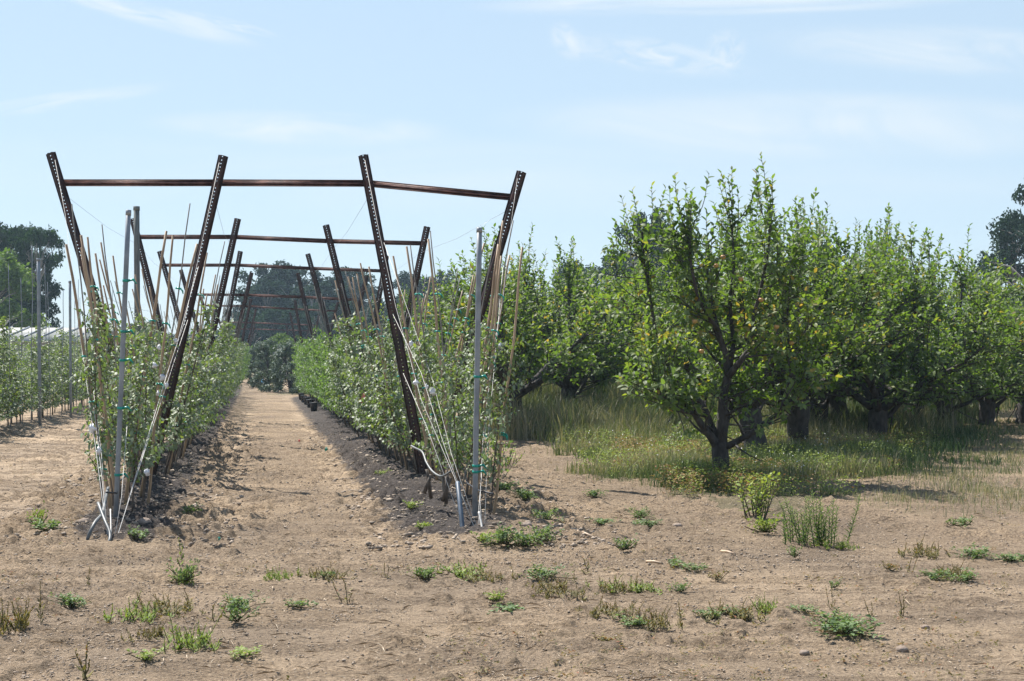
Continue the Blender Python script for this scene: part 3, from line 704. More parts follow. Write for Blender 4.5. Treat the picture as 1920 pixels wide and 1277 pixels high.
# explicitly placed big bamboo stakes seen in the photograph
for i, (x0, y0, x1, y1, Y, lab) in enumerate((
  (125, 458, 212, 985, 13.9, 'leftmost tan bamboo stake, leaning past the nearest left rusty post'),
  (153, 441, 224, 985, 14.1, 'tan bamboo stake crossing the nearest left rusty post'),
  (312, 433, 232, 960, 14.6, 'tan bamboo stake right of the left grey pole, in front of the second frame'),
  (369, 457, 262, 935, 15.4, 'tan bamboo stake in front of the second rusty post'),
  (178, 475, 250, 900, 17.6, 'tan bamboo stake between the left rusty post and left grey pole'),
  (737, 480, 812, 905, 17.5, 'tan bamboo stake just right of the third rusty post'),
  (763, 462, 820, 905, 17.3, 'tan bamboo stake below the second frame right end'),
  (804, 448, 850, 930, 16.6, 'tallest tan bamboo stake left of the right grey pole'),
  (935, 458, 872, 950, 15.3, 'tan bamboo stake crossing the nearest right rusty post'),
  (955, 478, 905, 800, 19.0, 'tan bamboo stake at the right side of the nearest right rusty post'))):
    b = Wp(x1, y1, Y); d = Wp(x0, y0, Y) - b; T = Tubes()
    T.tube([d * k / 8 + Vector((.006 * math.sin(k * 2.1 + i), 0, 0)) for k in range(9)], [.0185 - .0007 * k for k in range(9)], 7)
    e = empty('bamboo_stake', b); link('cane', T.mesh('cane'), M['bamboo'], e); tag(e, lab, 'stake', 'large bamboo stakes')
    for k in range(3):
        q = d * (.2 + .2 * k + .04 * (i % 3)); T = Tubes(); T.tube([q - Vector((.03, .005, 0)), q + Vector((0, -.022, .005)), q + Vector((.035, -.01, -.004))], .010, 5); link('tie', T.mesh('tie'), M['tie'], e)

# white twine from the ground anchors to the posts
def twine(pts, lab, rad=.0023, grp='white twine stays'):
    P = [Wp(*p) for p in pts]; wire(P, rad, M['twine'], 'twine', lab, 'twine', grp, 5)
LA = (207, 1028, 12.0); 
twine([(103, 300, 18.2), (122, 400, 17.3), (147, 607, 15.2), (178, 830, 13.2), (193, 945, 12.4), LA], 'outermost white twine from the left anchor up to the top of the leftmost post')
twine([(150, 500, 16.6), (160, 640, 15.0), (184, 830, 13.2), (196, 945, 12.4), (205, 1030, 12.0)], 'second white twine rising left from the left anchor')
twine([(172, 640, 15.4), (176, 740, 14.2), (190, 850, 13.1), (203, 1028, 12.0)], 'short white twine rising left from the left anchor beside the pole')
RA = (214, 1022, 12.1)
twine([(411, 305, 18.1), (386, 420, 17.3), (345, 607, 15.6), (312, 704, 14.8), (262, 874, 13.2), RA], 'longest white twine from the left anchor to the second rusty post')
twine([(372, 500, 16.8), (330, 650, 15.5), (300, 745, 14.6), (255, 890, 13.0), (216, 1020, 12.1)], 'white twine rising right from the left anchor, lower of the pair')
twine([(352, 600, 15.9), (308, 735, 14.5), (252, 905, 12.9), (222, 1000, 12.2), (212, 1026, 12.0)], 'shortest white twine rising right from the left anchor')
twine([(238, 800, 13.4), (228, 930, 12.7), (212, 1026, 12.0)], 'slack white twine close to the foot of the left grey pole')
RB = (896, 1004, 12.85)
twine([(684, 300, 18.15), (712, 440, 17.3), (742, 575, 16.2), (790, 750, 14.8), (852, 895, 13.5), RB], 'longest white twine from the right anchor up to the third rusty post')
twine([(720, 455, 17.3), (757, 560, 16.3), (812, 715, 15.0), (846, 850, 13.9), (900, 1006, 12.85)], 'white twine from the right anchor with white tags, just inside the longest')
twine([(737, 590, 17.0), (790, 700, 15.2), (836, 845, 13.9), (893, 1000, 12.85)], 'third white twine from the right anchor leaning over the track')
twine([(756, 700, 15.8), (800, 800, 14.6), (858, 960, 13.1)], 'low white twine above the curved grey hose')
twine([(970, 335, 18.15), (958, 420, 17.8), (943, 560, 17), (925, 655, 15.8), (905, 830, 14.2), (900, 940, 13.2), (905, 1010, 12.8)], 'long white twine from the right anchor up to the rightmost rusty post')
twine([(943, 500, 17.6), (930, 650, 16.0), (915, 820, 14.6), (908, 1008, 12.8)], 'white twine hanging beside the right grey pole')
twine([(916, 685, 16), (911, 800, 15), (898, 950, 13.2), (898, 1006, 12.8)], 'short white twine hanging right of the right grey pole')

# white tags
def crumple(name, c, s, mat, label, cat, group, seed):
    r = np.random.RandomState(seed); n = 9
    ph, th = np.meshgrid(np.linspace(.15, math.pi - .15, 7), np.linspace(0, 2 * math.pi, n, endpoint=False), indexing='ij')
    V = np.stack([np.sin(ph) * np.cos(th), np.sin(ph) * np.sin(th) * .5, np.cos(ph) * 1.2], -1) * s * .8 * (.35 + 1.2 * r.rand(7, n, 1))
    q = [[i * n + k, (i + 1) * n + k, (i + 1) * n + (k + 1) % n, i * n + (k + 1) % n] for i in range(6) for k in range(n)]
    me = mesh_np(name, V.reshape(-1, 3), [np.array(q), ]); e = link(name, me, mat, None, c); tag(e, label, cat, group)
for i, (px, py, Y, s, lab) in enumerate((
 (304, 708, 14.4, .032, 'bright white crumpled tag on the twine in front of the second rusty post'),
 (312, 722, 14.5, .026, 'grey-white tag just below the bright one on the left twines'),
 (296, 737, 14.4, .024, 'small white tag lowest of the trio on the left twines'),
 (290, 685, 14.6, .026, 'pinkish white tag above the trio on the left twines'),
 (329, 640, 15.4, .026, 'white tag high on the twine beside the second rusty post'),
 (298, 652, 15.2, .028, 'pale grey tag in the leaves above the left twines'),
 (159, 672, 14.8, .032, 'pale tag high on the outer left twines'),
 (172, 804, 13.4, .042, 'largest white crumpled tag on the outer left twines'),
 (186, 845, 13.1, .034, 'grey tag right below the largest white tag'),
 (276, 886, 13.4, .030, 'white tag low near the foot of the second rusty post'),
 (812, 735, 14.9, .036, 'bright white tag in the middle of the right twines'),
 (780, 718, 15.1, .034, 'grey-white tag left of the bright one on the right twines'),
 (771, 645, 15.9, .032, 'white tag high on the right twines near the third rusty post'),
 (938, 648, 15.8, .032, 'grey-white tag hanging right of the right grey pole'),
 (800, 725, 15.0, .024, 'small white tag between the two larger ones on the right twines'))):
    crumple('plant_tag', Wp(px, py, Y - .05), s, M['tag'], lab, 'tag', 'white tags tied on the twines', 40 + i)
crumple('ribbon', Wp(682, 742, 22.5), .04, M['pink'], 'coral pink ribbon tied low in the right trellis row', 'ribbon', None, 77)
crumple('ribbon', Wp(676, 752, 22.3), .035, M['pink'], 'second coral ribbon hanging lower left beside the first', 'ribbon', None, 78)
crumple('plastic_scrap', G(612, 846) + Vector((0, 0, .03)), .035, M['tie'], 'green plastic scrap in the middle of the track', 'litter', None, 79)
crumple('plastic_scrap', G(561, 829) + Vector((0, 0, .03)), .018, M['pink'], 'tiny pink plastic scrap in the middle of the track', 'litter', None, 80)
crumple('plastic_scrap', G(411, 1014) + Vector((0, 0, .02)), .014, M['tie'], 'tiny teal plastic scrap right of the left anchor', 'litter', None, 81)
crumple('bucket_scrap', G(494, 724) + Vector((0, 0, .08)), .22, M['blue'], 'blue plastic heap at the far end of the track', 'litter', None, 82)

# irrigation hoses
def hose(pts, rad, mat, lab, name='irrigation_hose'):
    P = [Wp(*p) for p in pts]; Q = []
    for i in range(len(P) - 1):
        p0 = P[max(0, i - 1)]; p1 = P[i]; p2 = P[i + 1]; p3 = P[min(len(P) - 1, i + 2)]
        for k in range(6):
            t = k / 6; Q.append(.5 * ((2 * p1) + (p2 - p0) * t + (2 * p0 - 5 * p1 + 4 * p2 - p3) * t * t + (3 * p1 - p0 - 3 * p2 + p3) * t ** 3))
    Q.append(P[-1]); wire(Q, rad, mat, name, lab, 'hose', None, 8)
hose([(160, 1034, 11.95), (165, 1008, 11.9), (178, 980, 12.0), (192, 962, 12.3), (200, 925, 12.8), (203, 915, 13)], .015, M['hose'], 'left leg of the grey irrigation hose at the left anchor')
hose([(184, 943, 12.4), (196, 975, 12.1), (206, 1000, 11.95), (203, 1018, 11.85), (188, 1028, 11.9), (172, 1026, 12)], .014, M['hose'], 'grey hose looping down to the ground at the left anchor')
hose([(771, 836, 14.6), (778, 840, 14.5), (792, 848, 14.3), (800, 868, 14.1), (812, 885, 13.9), (828, 893, 13.7), (845, 884, 13.5)], .011, M['hose'], 'curved pale grey hose at the foot of the third rusty post')
hose([(858, 905, 13.3), (862, 940, 13.1), (868, 998, 12.9)], .022, M['dark_pipe'], 'short upright dark blue pipe beside the right anchor', 'standpipe')
hose([(207, 955, 12.3), (208, 1000, 12.0), (207, 1036, 11.85)], .006, M['twine'], 'knotted bundle of twine tied to the left anchor', 'twine_bundle')
hose([(898, 960, 13.0), (903, 985, 12.9), (906, 1012, 12.75)], .010, M['twine'], 'twine bundle tied to the right anchor', 'twine_bundle')
# angled wooden props near the third post
for i, (x0, y0, x1, y1, Y, lab) in enumerate(((800, 880, 808, 935, 14.4, 'short brown prop stick at the foot of the third rusty post'), (808, 890, 795, 925, 14.3, 'slanting brown prop stick beside the curved hose'), (838, 890, 836, 945, 14.0, 'upright brown prop stick right of the curved hose'), (845, 895, 829, 940, 14.0, 'slanting prop stick leaning on the upright one'))):
    wire([Wp(x0, y0, Y), Wp(x1, y1, Y)], .02, M['sap_bark'], 'prop_stick', lab, 'stick', 'prop sticks')
# drip lines
for row, y0, y1, nm in ((ROWL, 12.6, 60, 'left'), (ROWR, 13.2, 58, 'right')):
    pts = []; y = y0
    while y < y1: pts.append(Vector((row(y) + .05 * math.sin(y * 3), y, gz(row(y), y) + .28 + .04 * math.sin(y * 2.2)))); y += .5
    wire(pts, .009, M['pot'], 'drip_line', f'black drip irrigation line low along the {nm} trellis row', 'hose')
# pots under the far part of the right row
T = Tubes(); T.tube([(0, 0, 0), (0, 0, .30), (0, 0, .34)], [.13, .17, .18], 12); POT = T.mesh('pot'); POT.materials.append(M['pot'])
for k in range(5):
    y = 42 + k * 3.1; o = link('plant_pot', POT, None, None, (ROWR(y) - .5, y, gz(ROWR(y) - .5, y))); o.rotation_euler = (0, 0, k); o.scale = (.7, .7, .75)
    tag(o, 'black plant pot at the far track-side foot of the right trellis row', 'plant pot', 'black pots along the right row')

# ------------------------------------------------------------------ background trees
def blob_tree(seed, H, R, trunk_h, clumps, leaf, n, shape='euc', trunks=1, rt=.25):
    r = random.Random(seed); T = Tubes(); Lv = Leaves(); cl = []
    for t in range(trunks):
        a = r.random() * 6.28; tp = grow((r.gauss(0, .1 * R) if trunks > 1 else 0, 0, -.2), (math.cos(a) * .12, math.sin(a) * .12, 1), H * .85, 8, .03, .06, r)
        T.tube(tp, [rt * (1 - .85 * i / 8) + .02 for i in range(9)], 7)
        for k in range(clumps // trunks):
            u = r.random(); z = trunk_h + (H - trunk_h) * u
            q, d = along(tp, min(.98, z / (H * .85 + .01)))
            prof = {'euc': (1 - abs(u - .45) * 1.25), 'dome': math.sqrt(max(.05, 1 - (u * 1.0) ** 2)), 'col': .75 + .25 * math.sin(u * 9) - .55 * max(0, u - .6)}[shape]
            a = r.random() * 6.28; rr = R * max(.15, prof) * math.sqrt(r.uniform(.15, 1))
            c = np.array([q[0] * .6 + rr * math.cos(a), q[1] * .6 + rr * math.sin(a), z])
            cl.append((c, R * r.uniform(.12, .27)))
            m_ = (q + c) / 2 + np.array([0, 0, -.05 * H * .3])
            T.tube([q - np.array([0, 0, min(.12 * H, z * .3)]), m_, c], [rt * .3, rt * .18, .02], 4, cap=False)
    tot = sum(s ** 2 for _, s in cl)
    for c, s in cl:
        base = r.gauss(.42, .16)
        for k in range(int(n * s * s / tot)):
            v = norm(np.array([r.gauss(0, 1) for _ in range(3)])); p = c + v * s * (r.random() ** .4) * np.array([1, 1, .8])
            d = np.array([r.gauss(0, 1), r.gauss(0, 1), r.gauss(-.3, .7)])
            nn = v + np.array([r.gauss(0, .6), r.gauss(0, .6), .4 + r.gauss(0, .6)])
            L = leaf * r.uniform(.7, 1.3); Lv.add(p, d, nn, L, L * .5, min(1, max(0, base + r.gauss(0, .15))))
    return T.mesh('far_trunk'), Lv.mesh('far_crown', 1)
EUC = [blob_tree(400 + k, 12, 3.8, 2.4 - .5 * k, 70, .40, 8000, 'euc', 2, .28) for k in range(3)]
DARK = blob_tree(410, 10, 3.0, .3, 120, .32, 15000, 'col', 2, .2)
EUCR = blob_tree(431, 12, 4.2, 2.5, 30, .30, 5200, 'euc', 1, .3)
LIME = blob_tree(411, 6, 3.0, .6, 50, .26, 9000, 'dome', 1, .2)
OLIVE = blob_tree(412, 3.0, 1.35, .15, 34, .12, 5000, 'dome', 2, .07)
MASS = blob_tree(413, 8, 4.5, .3, 60, .40, 9000, 'dome', 3, .2)
def far_tree(kind, px, toppy, Y, H0, label, cat, lmat, bmat='euc_bark', group=None, wide=1.0, name='eucalyptus_tree', rz=None):
    H = HC + (HY - toppy) / F * Y; s = H / H0
    return tree_thing(name, *kind, ((px - CX) / F * Y, Y, 0), rnd.random() * 6 if rz is None else rz, (s * wide, s * wide, s), label, cat, group, lmat, bmat)
g = 'hazy eucalyptus trees behind the trellis'
for i, (px, top, Y, w, lab) in enumerate((
 (500, 500, 178, 1.0, 'tall hazy eucalyptus with twin rounded tops, left end of the far grove'),
 (543, 502, 185, .95, 'tall hazy eucalyptus right beside the twin-topped one'),
 (575, 510, 180, .9, 'hazy eucalyptus under the fourth frame, lower shoulder of the grove'),
 (520, 530, 170, 1.1, 'broad hazy eucalyptus filling the front of the grove'),
 (480, 540, 172, .9, 'lower hazy eucalyptus at the extreme left flank of the grove'),
 (620, 508, 182, 1.0, 'hazy eucalyptus seen between the third posts of two frames'),
 (655, 508, 180, 1.0, 'hazy eucalyptus behind the third rusty post of the second frame'),
 (600, 535, 170, 1.1, 'broad dark eucalyptus at the right half of the grove'),
 (690, 525, 185, 1.0, 'hazy eucalyptus left of the nearest third rusty post'),
 (765, 516, 190, .9, 'hazy eucalyptus just right of the nearest third rusty post'),
 (800, 525, 188, 1.1, 'low hazy eucalyptus below the second frame right end'),
 (835, 512, 188, .9, 'hazy eucalyptus left of the right grey pole'),
 (445, 590, 178, .6, 'small bluish tree at the very left foot of the grove'))):
    far_tree(EUC[i % 3], px, top, Y, 12, lab, 'eucalyptus tree', 'leaf_euc', group=g, wide=w)
for i, (px, top, lab) in enumerate(((470, 590, 'left'), (510, 585, 'centre left'), (555, 585, 'centre right'), (600, 580, 'right'), (650, 575, 'far right'), (710, 575, 'outermost right'))):
    far_tree(MASS, px, top, 165, 8, f'dark understory tree at the foot of the hazy grove, {lab} of six', 'tree', 'leaf_dark', name='understory_tree', group='dark understory trees under the grove')
g2 = 'hazy eucalyptus trees behind the orchard'
for i, (px, top, Y, w, lab) in enumerate((
 (1215, 408, 120, .7, 'hazy eucalyptus rising behind the left flank of the nearest apple tree'),
 (1255, 440, 122, .8, 'hazy eucalyptus hidden behind the nearest apple tree'),
 (1130, 486, 140, 1, 'low hazy eucalyptus in the gap left of the nearest apple tree'),
 (1085, 500, 145, 1, 'low hazy eucalyptus behind the tall orchard shoots left of the gap'),
 (1165, 480, 140, 1, 'hazy eucalyptus right of the low one in the orchard gap'))):
    far_tree(EUC[i % 3], px, top, Y, 12, lab, 'eucalyptus tree', 'leaf_euc', group=g2, wide=w)
far_tree(EUCR, 1912, 318, 90, 12, 'tall dark eucalyptus cut by the right picture edge', 'eucalyptus tree', 'leaf_euc', wide=.75)
far_tree(EUC[0], 1935, 410, 95, 12, 'lower eucalyptus behind the tall one at the right edge', 'eucalyptus tree', 'leaf_euc', wide=.8)
far_tree(DARK, 75, 435, 112, 10, 'dark tall tree with uneven tops right of the lime green dome', 'tree', 'leaf_dark', wide=.62, name='dark_tree')
far_tree(DARK, 5, 425, 116, 10, 'dark tall tree at the left edge behind the lime green dome', 'tree', 'leaf_dark', wide=.7, name='dark_tree', rz=2)
far_tree(DARK, 40, 430, 118, 10, 'dark tall tree between the other two, behind the lime dome', 'tree', 'leaf_dark', wide=.6, name='dark_tree', rz=4)
far_tree(LIME, 18, 478, 106, 6, 'rounded lime green tree left of the dark trees', 'tree', 'leaf_lime', name='lime_tree', wide=.82)
far_tree(LIME, 530, 628, 105, 6, 'lime green round tree beyond the end of the track', 'tree', 'leaf_lime', name='lime_tree', wide=1.1, rz=1)
far_tree(LIME, 575, 640, 108, 6, 'second lime green tree, right of the one beyond the track', 'tree', 'leaf_lime', name='lime_tree', wide=1.1, rz=3)
for i, (px, top, Y, w, lab) in enumerate((
 (506, 640, 68, 1.0, 'dark grey-green small tree standing alone right of the track end'),
 (485, 648, 76, 1.0, 'grey-green small tree just behind and left of the lone dark one'),
 (545, 645, 66, 1.1, 'grey-green bush between the lone dark tree and the right row'),
 (575, 648, 64, 1.1, 'grey-green bush touching the far end of the right row'),
 (470, 655, 88, 1.0, 'small grey-green tree closing the end of the track'),
 (525, 650, 72, 1.2, 'rounded grey-green bush behind the lone dark tree'))):
    far_tree(OLIVE, px, top, Y, 3.0, lab, 'small tree', 'leaf_olive', 'bark', 'small grey-green trees at the track end', w, 'small_tree')
# distant tree belt that closes the horizon behind everything
for i in range(34):
    px = -900 + i * 118; Y = 230 + 20 * math.sin(i * 2.3); tp = 622 + 12 * math.sin(i * 1.7)
    if px > 430 and px < 900: tp = 610
    far_tree(MASS, px, tp, Y, 8, 'low hazy tree of the far-off belt on the horizon', 'tree', 'leaf_euc', name='distant_tree', group='far belt of trees on the horizon', wide=1.5)

# ------------------------------------------------------------------ white-roofed shed on the left
e = empty('long_shed', (-38.5, 90, 0)); tag(e, 'long low shed with a flat white sheet roof beneath the dark trees', 'shed')
T = Tubes(); T.box((0, 0, 1.3), (12.6, 0, 0), (0, 5, 0), (0, 0, 1.3)); link('wall', T.mesh('wall', False), M['wall'], e)
T = Tubes(); T.box((0, -2.6, 3.05), (12.9, 0, 0), (0, 2.8, .45), (0, 0, .05)); T.box((0, 2.75, 3.05), (12.9, 0, 0), (0, 2.7, -.43), (0, 0, .05)); link('roof', T.mesh('roof', False), M['roof'], e)
T = Tubes()
for k in range(14): T.box((-12 + k * 1.85, -5.06, 1.28), (.05, 0, 0), (0, .05, 0), (0, 0, 1.26))
link('wall_post', T.mesh('wall_post', False), M['grey_pipe'], e)['kind'] = 'stuff'
T = Tubes()
for k in range(24): T.tube([(-12.4 + k * 1.07, -5.45, 2.70), (-12.4 + k * 1.07, .12, 3.60)], .05, 4)
link('roof_rib', T.mesh('roof_rib'), M['grey_pipe'], e)['kind'] = 'stuff'

# ------------------------------------------------------------------ grass and undergrowth (stuff)
def blades(name, n, poly, hgt, wid, tintf, y0, y1, px0, px1, label, cat, keepf=None, seed=1, mat='grass'):
    r = np.random.RandomState(seed)
    Y = y0 * (y1 / y0) ** (r.rand(n)); X = ((px0 + (px1 - px0) * r.rand(n)) - CX) / F * Y
    k = poly_in(X + (fbm(X * 1.3, Y * 1.3, 93) - .5) * 2.2 + r.randn(n) * .22, Y + (fbm(X * 1.1, Y * 1.1, 94) - .5) * 3.2 + np.abs(r.randn(n)) * -.9, poly)
    if keepf is not None: k &= r.rand(n) < keepf(X, Y)
    X, Y = X[k], Y[k]; n = len(X); Z = gh(X, Y)
    h = hgt(X, Y) * (.45 + .8 * r.rand(n)); w = wid * (.6 + .8 * r.rand(n)) * np.clip(Y / 24, .6, 1.7)
    a = r.rand(n) * 6.28; bd = r.rand(n) ** 1.5 * .75; b2 = r.rand(n) * 6.28
    sx, sy = np.cos(a) * w, np.sin(a) * w; lx, ly = np.cos(b2) * bd * h, np.sin(b2) * bd * h
    def pt(s, tx, f, hz): return np.stack([X + s * sx * f + lx * tx, Y + s * sy * f + ly * tx, Z + h * hz], 1)
    V = np.stack([pt(-1, 0, 1, -.03), pt(1, 0, 1, -.03), pt(1, .3, .85, .5), pt(-1, .3, .85, .5), pt(1, .72, .55, .85), pt(-1, .72, .55, .85), pt(0, 1.15, 0, 1 - 0)], 1)
    b = np.arange(n)[:, None] * 7
    q = np.concatenate([b + np.array([0, 1, 2, 3]), b + np.array([3, 2, 4, 5])]); t = b + np.array([5, 4, 6])
    ti = np.clip(tintf(X, Y) + r.randn(n) * .2, 0, 1)
    me = mesh_np(name, V.reshape(-1, 3), [q, t], np.repeat(ti, 7))
    tag(link(name, me, M[mat]), label, cat, kind='stuff')
tallz = lambda X, Y: (.17 + .42 * np.maximum(sstep(24, 30, Y + 3 * (fbm(X * .5, Y * .5, 70) - .5)), .8 * sstep(6.6, 7.6, X) * sstep(23, 26, Y))) * np.clip(-.5 + 3.0 * fbm(X * .9, Y * .9, 71), .25, 1.8) * np.where(X > 6.5, .8, 1)
blades('tall_grass', 300000, GRW, tallz, .0055, lambda X, Y: .12 + 1.05 * fbm(X * .5, Y * .5, 72), 16, 62, 870, 2050, 'tall green and straw-coloured grass growing between the apple trunks', 'grass', lambda X, Y: np.clip(.35 + 1.3 * sstep(.38, .6, fbm(X * .9, Y * .9, 95)) + sstep(25, 29, Y), 0, 1), seed=5)
blades('dry_grass', 60000, DRYW, lambda X, Y: .05 + .09 * fbm(X, Y, 75), .004, lambda X, Y: .55 + .6 * fbm(X * .8, Y * .8, 76) - .1, 14, 55, 1500, 2050, 'short dry grass thinly covering the ground at the right', 'grass', lambda X, Y: .12 + .75 * sstep(.4, .6, fbm(X * .9, Y * .9, 77)), seed=6)
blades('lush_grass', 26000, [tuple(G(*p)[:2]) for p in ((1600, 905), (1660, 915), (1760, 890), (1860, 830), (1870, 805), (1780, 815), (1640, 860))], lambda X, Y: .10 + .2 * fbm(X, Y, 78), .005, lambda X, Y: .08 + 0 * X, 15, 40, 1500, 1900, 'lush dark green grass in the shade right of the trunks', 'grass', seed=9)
# distant field grass fringe at track end
blades('fringe_grass', 14000, [(-14, 59), (-7.0, 59), (-6, 74), (-14, 74)], lambda X, Y: .3 + 0 * X, .008, lambda X, Y: .45 + 0 * X, 58, 75, 520, 700, 'grass strip at the far end of the right trellis row', 'grass', lambda X, Y: (X > ROWL(Y) + 3.1) * 1.0, seed=12)
def undergrowth(name, n, poly, y0, y1, px0, px1, size, hgt, tintf, label, keepf, seed, mat='weed'):
    r = np.random.RandomState(seed); Lv = Leaves()
    Y = y0 * (y1 / y0) ** (r.rand(n)); X = ((px0 + (px1 - px0) * r.rand(n)) - CX) / F * Y
    k = poly_in(X + (fbm(X * 1.3, Y * 1.3, 93) - .5) * 2.6, Y + (fbm(X * 1.1, Y * 1.1, 94) - .5) * 3.6, poly) & (r.rand(n) < keepf(X, Y)); X, Y = X[k], Y[k]; n = len(X)
    m = 9
    X = np.repeat(X, m) + r.randn(n * m) * .05; Y = np.repeat(Y, m) + r.randn(n * m) * .05
    hh = hgt(X, Y) * r.rand(n * m)
    Lv.P = np.stack([X, Y, gh(X, Y) + hh + .01], 1); a = r.rand(n * m) * 6.28
    Lv.D = np.stack([np.cos(a), np.sin(a), r.rand(n * m) * .9 - .1], 1); Lv.N = np.stack([r.randn(n * m) * .4, r.randn(n * m) * .4, np.ones(n * m)], 1)
    L = size * (.6 + .8 * r.rand(n * m)); Lv.L = L; Lv.W = L * .45; Lv.T = np.clip(tintf(X, Y) + r.randn(n * m) * .2, 0, 1)
    tag(link(name, Lv.mesh(name, 1), M[mat]), label, 'undergrowth', kind='stuff')
undergrowth('leafy_undergrowth', 20000, GRW, 16, 40, 900, 2000, .032, lambda X, Y: .12 + .32 * fbm(X * .8, Y * .8, 81), lambda X, Y: .35 + .3 * fbm(X, Y, 82), 'leafy weeds mixed in the grass under the apple trees', lambda X, Y: .18 + .75 * sstep(.45, .6, fbm(X * .7, Y * .7, 83)) * np.where(Y < 28, 1, .3), 21, 'weed_yellow')
undergrowth('brown_undergrowth', 11000, GRW, 16, 32, 1150, 1850, .035, lambda X, Y: .10 + .28 * fbm(X * .8, Y * .8, 84), lambda X, Y: .55 + .3 * fbm(X, Y, 82), 'brownish seedy weeds in the orchard floor right of the nearest trunk', lambda X, Y: sstep(.45, .56, fbm(X * .9, Y * .9, 85)), 22, 'weed_dry')
r_ = np.random.RandomState(3); n = 500; Y = 17 * (30 / 17) ** r_.rand(n); X = ((1050 + 700 * r_.rand(n)) - CX) / F * Y; k = poly_in(X, Y, GRW) & (fbm(X * .8, Y * .8, 91) > .5)
X, Y = X[k], Y[k]; n = len(X); Lv = Leaves(); Lv.P = np.stack([X, Y, gh(X, Y) + .15 + .25 * r_.rand(n)], 1); Lv.D = np.stack([r_.randn(n), r_.randn(n), .3 * r_.randn(n)], 1); Lv.N = np.stack([r_.randn(n) * .4, -np.ones(n), np.ones(n)], 1); Lv.L = .012 + .010 * r_.rand(n); Lv.W = Lv.L; Lv.T = np.zeros(n)
tag(link('small_blossoms', Lv.mesh('small_blossoms', 1), M['flower']), 'tiny whitish weed blossoms sprinkled over the orchard floor', 'blossoms', kind='stuff')

# ------------------------------------------------------------------ single weeds on the bare soil (things)
def patch_mesh(seed, R, h, leaf, n, T=None):
    r = random.Random(seed); Lv = Leaves(); T = Tubes()
    for k in range(max(5, n // 14)):
        a = r.random() * 6.28; ln = R * r.uniform(.35, 1)
        p = grow((r.gauss(0, R * .12), r.gauss(0, R * .12), .01), (math.cos(a), math.sin(a), .22), ln, 5, -.02, .16, r)
        for q in p: q[2] = max(.008, min(q[2], h))
        T.tube(p, .0025, 3, cap=False)
        for j in range(14):
            q, d = along(p, r.uniform(.1, 1)); b = r.random() * 6.28; L = leaf * r.uniform(.6, 1.25)
            Lv.add(q + np.array([0, 0, r.random() * h * .6]), (math.cos(b), math.sin(b), r.uniform(0, .7)), (r.gauss(0, .35), r.gauss(0, .35), 1), L, L * .55, r.gauss(.5, .22))
    Lv.T = list(np.clip(Lv.T, 0, 1)); return T.mesh('weed_stem'), Lv.mesh('weed_leaf', 1)
def spike_mesh(seed, R, h, n, leafy=.5):
    """low tuft of upright seed spikes"""
    r = random.Random(seed); Lv = Leaves(); T = Tubes()
    for k in range(n):
        x, y = r.gauss(0, R * .5), r.gauss(0, R * .35); hh = h * r.uniform(.3, 1) * (1.0 if r.random() < .5 else .6)
        p = grow((x, y, 0), (r.gauss(0, .38), r.gauss(0, .35), 1), hh, 5, .05, .16, r); T.tube(p, [.0025, .0025, .002, .002, .0015, .001], 4, cap=False)
        m = int(hh / .0045)
        for j in range(m):
            t = (j + .5) / m; q, d = along(p, t); b = r.random() * 6.28
            head = t > .5
            if not head and r.random() > leafy * .8: continue
            L = (.015 - .007 * t if head else .034) * r.uniform(.7, 1.3)
            Lv.add(q, (math.cos(b), math.sin(b), 1.1 if head else .5), (math.cos(b), math.sin(b), .3), L, L * (.7 if head else .4), min(1, max(0, r.gauss(.6 if head else .3, .2))))
    return T.mesh('weed_stem'), Lv.mesh('weed_leaf', 1)
PAT = [patch_mesh(500 + k, .24, .07, .032, 330) for k in range(4)]
PATS = [patch_mesh(510 + k, .14, .05, .026, 140) for k in range(3)]
SPK = [spike_mesh(520 + k, .22, .17, 34, .9) for k in range(4)]
SPK1 = [spike_mesh(530 + k, .04, .17, 3, .3) for k in range(3)]
def weed(kind, px, py, sc, lab, mat, cat='weed', grp=None, name='weed', rz=None):
    p = G(px, py); p.z = gz(p.x, p.y)
    e = empty(name, p, rnd.random() * 6.28 if rz is None else rz); e.scale = (sc[0], sc[0], sc[1] * (.8 if kind in SPK else 1))
    a, b = kind; oa = link('stem', a.copy() if False else a, None, e); ob = link('foliage', b, None, e)
    for o, mm in ((oa, M['weed_dry']), (ob, M[mat])):
        if not o.data.materials: o.data.materials.append(mm)
        o.material_slots[0].link = 'OBJECT'; o.material_slots[0].material = mm
    tag(e, lab, cat, grp); return e
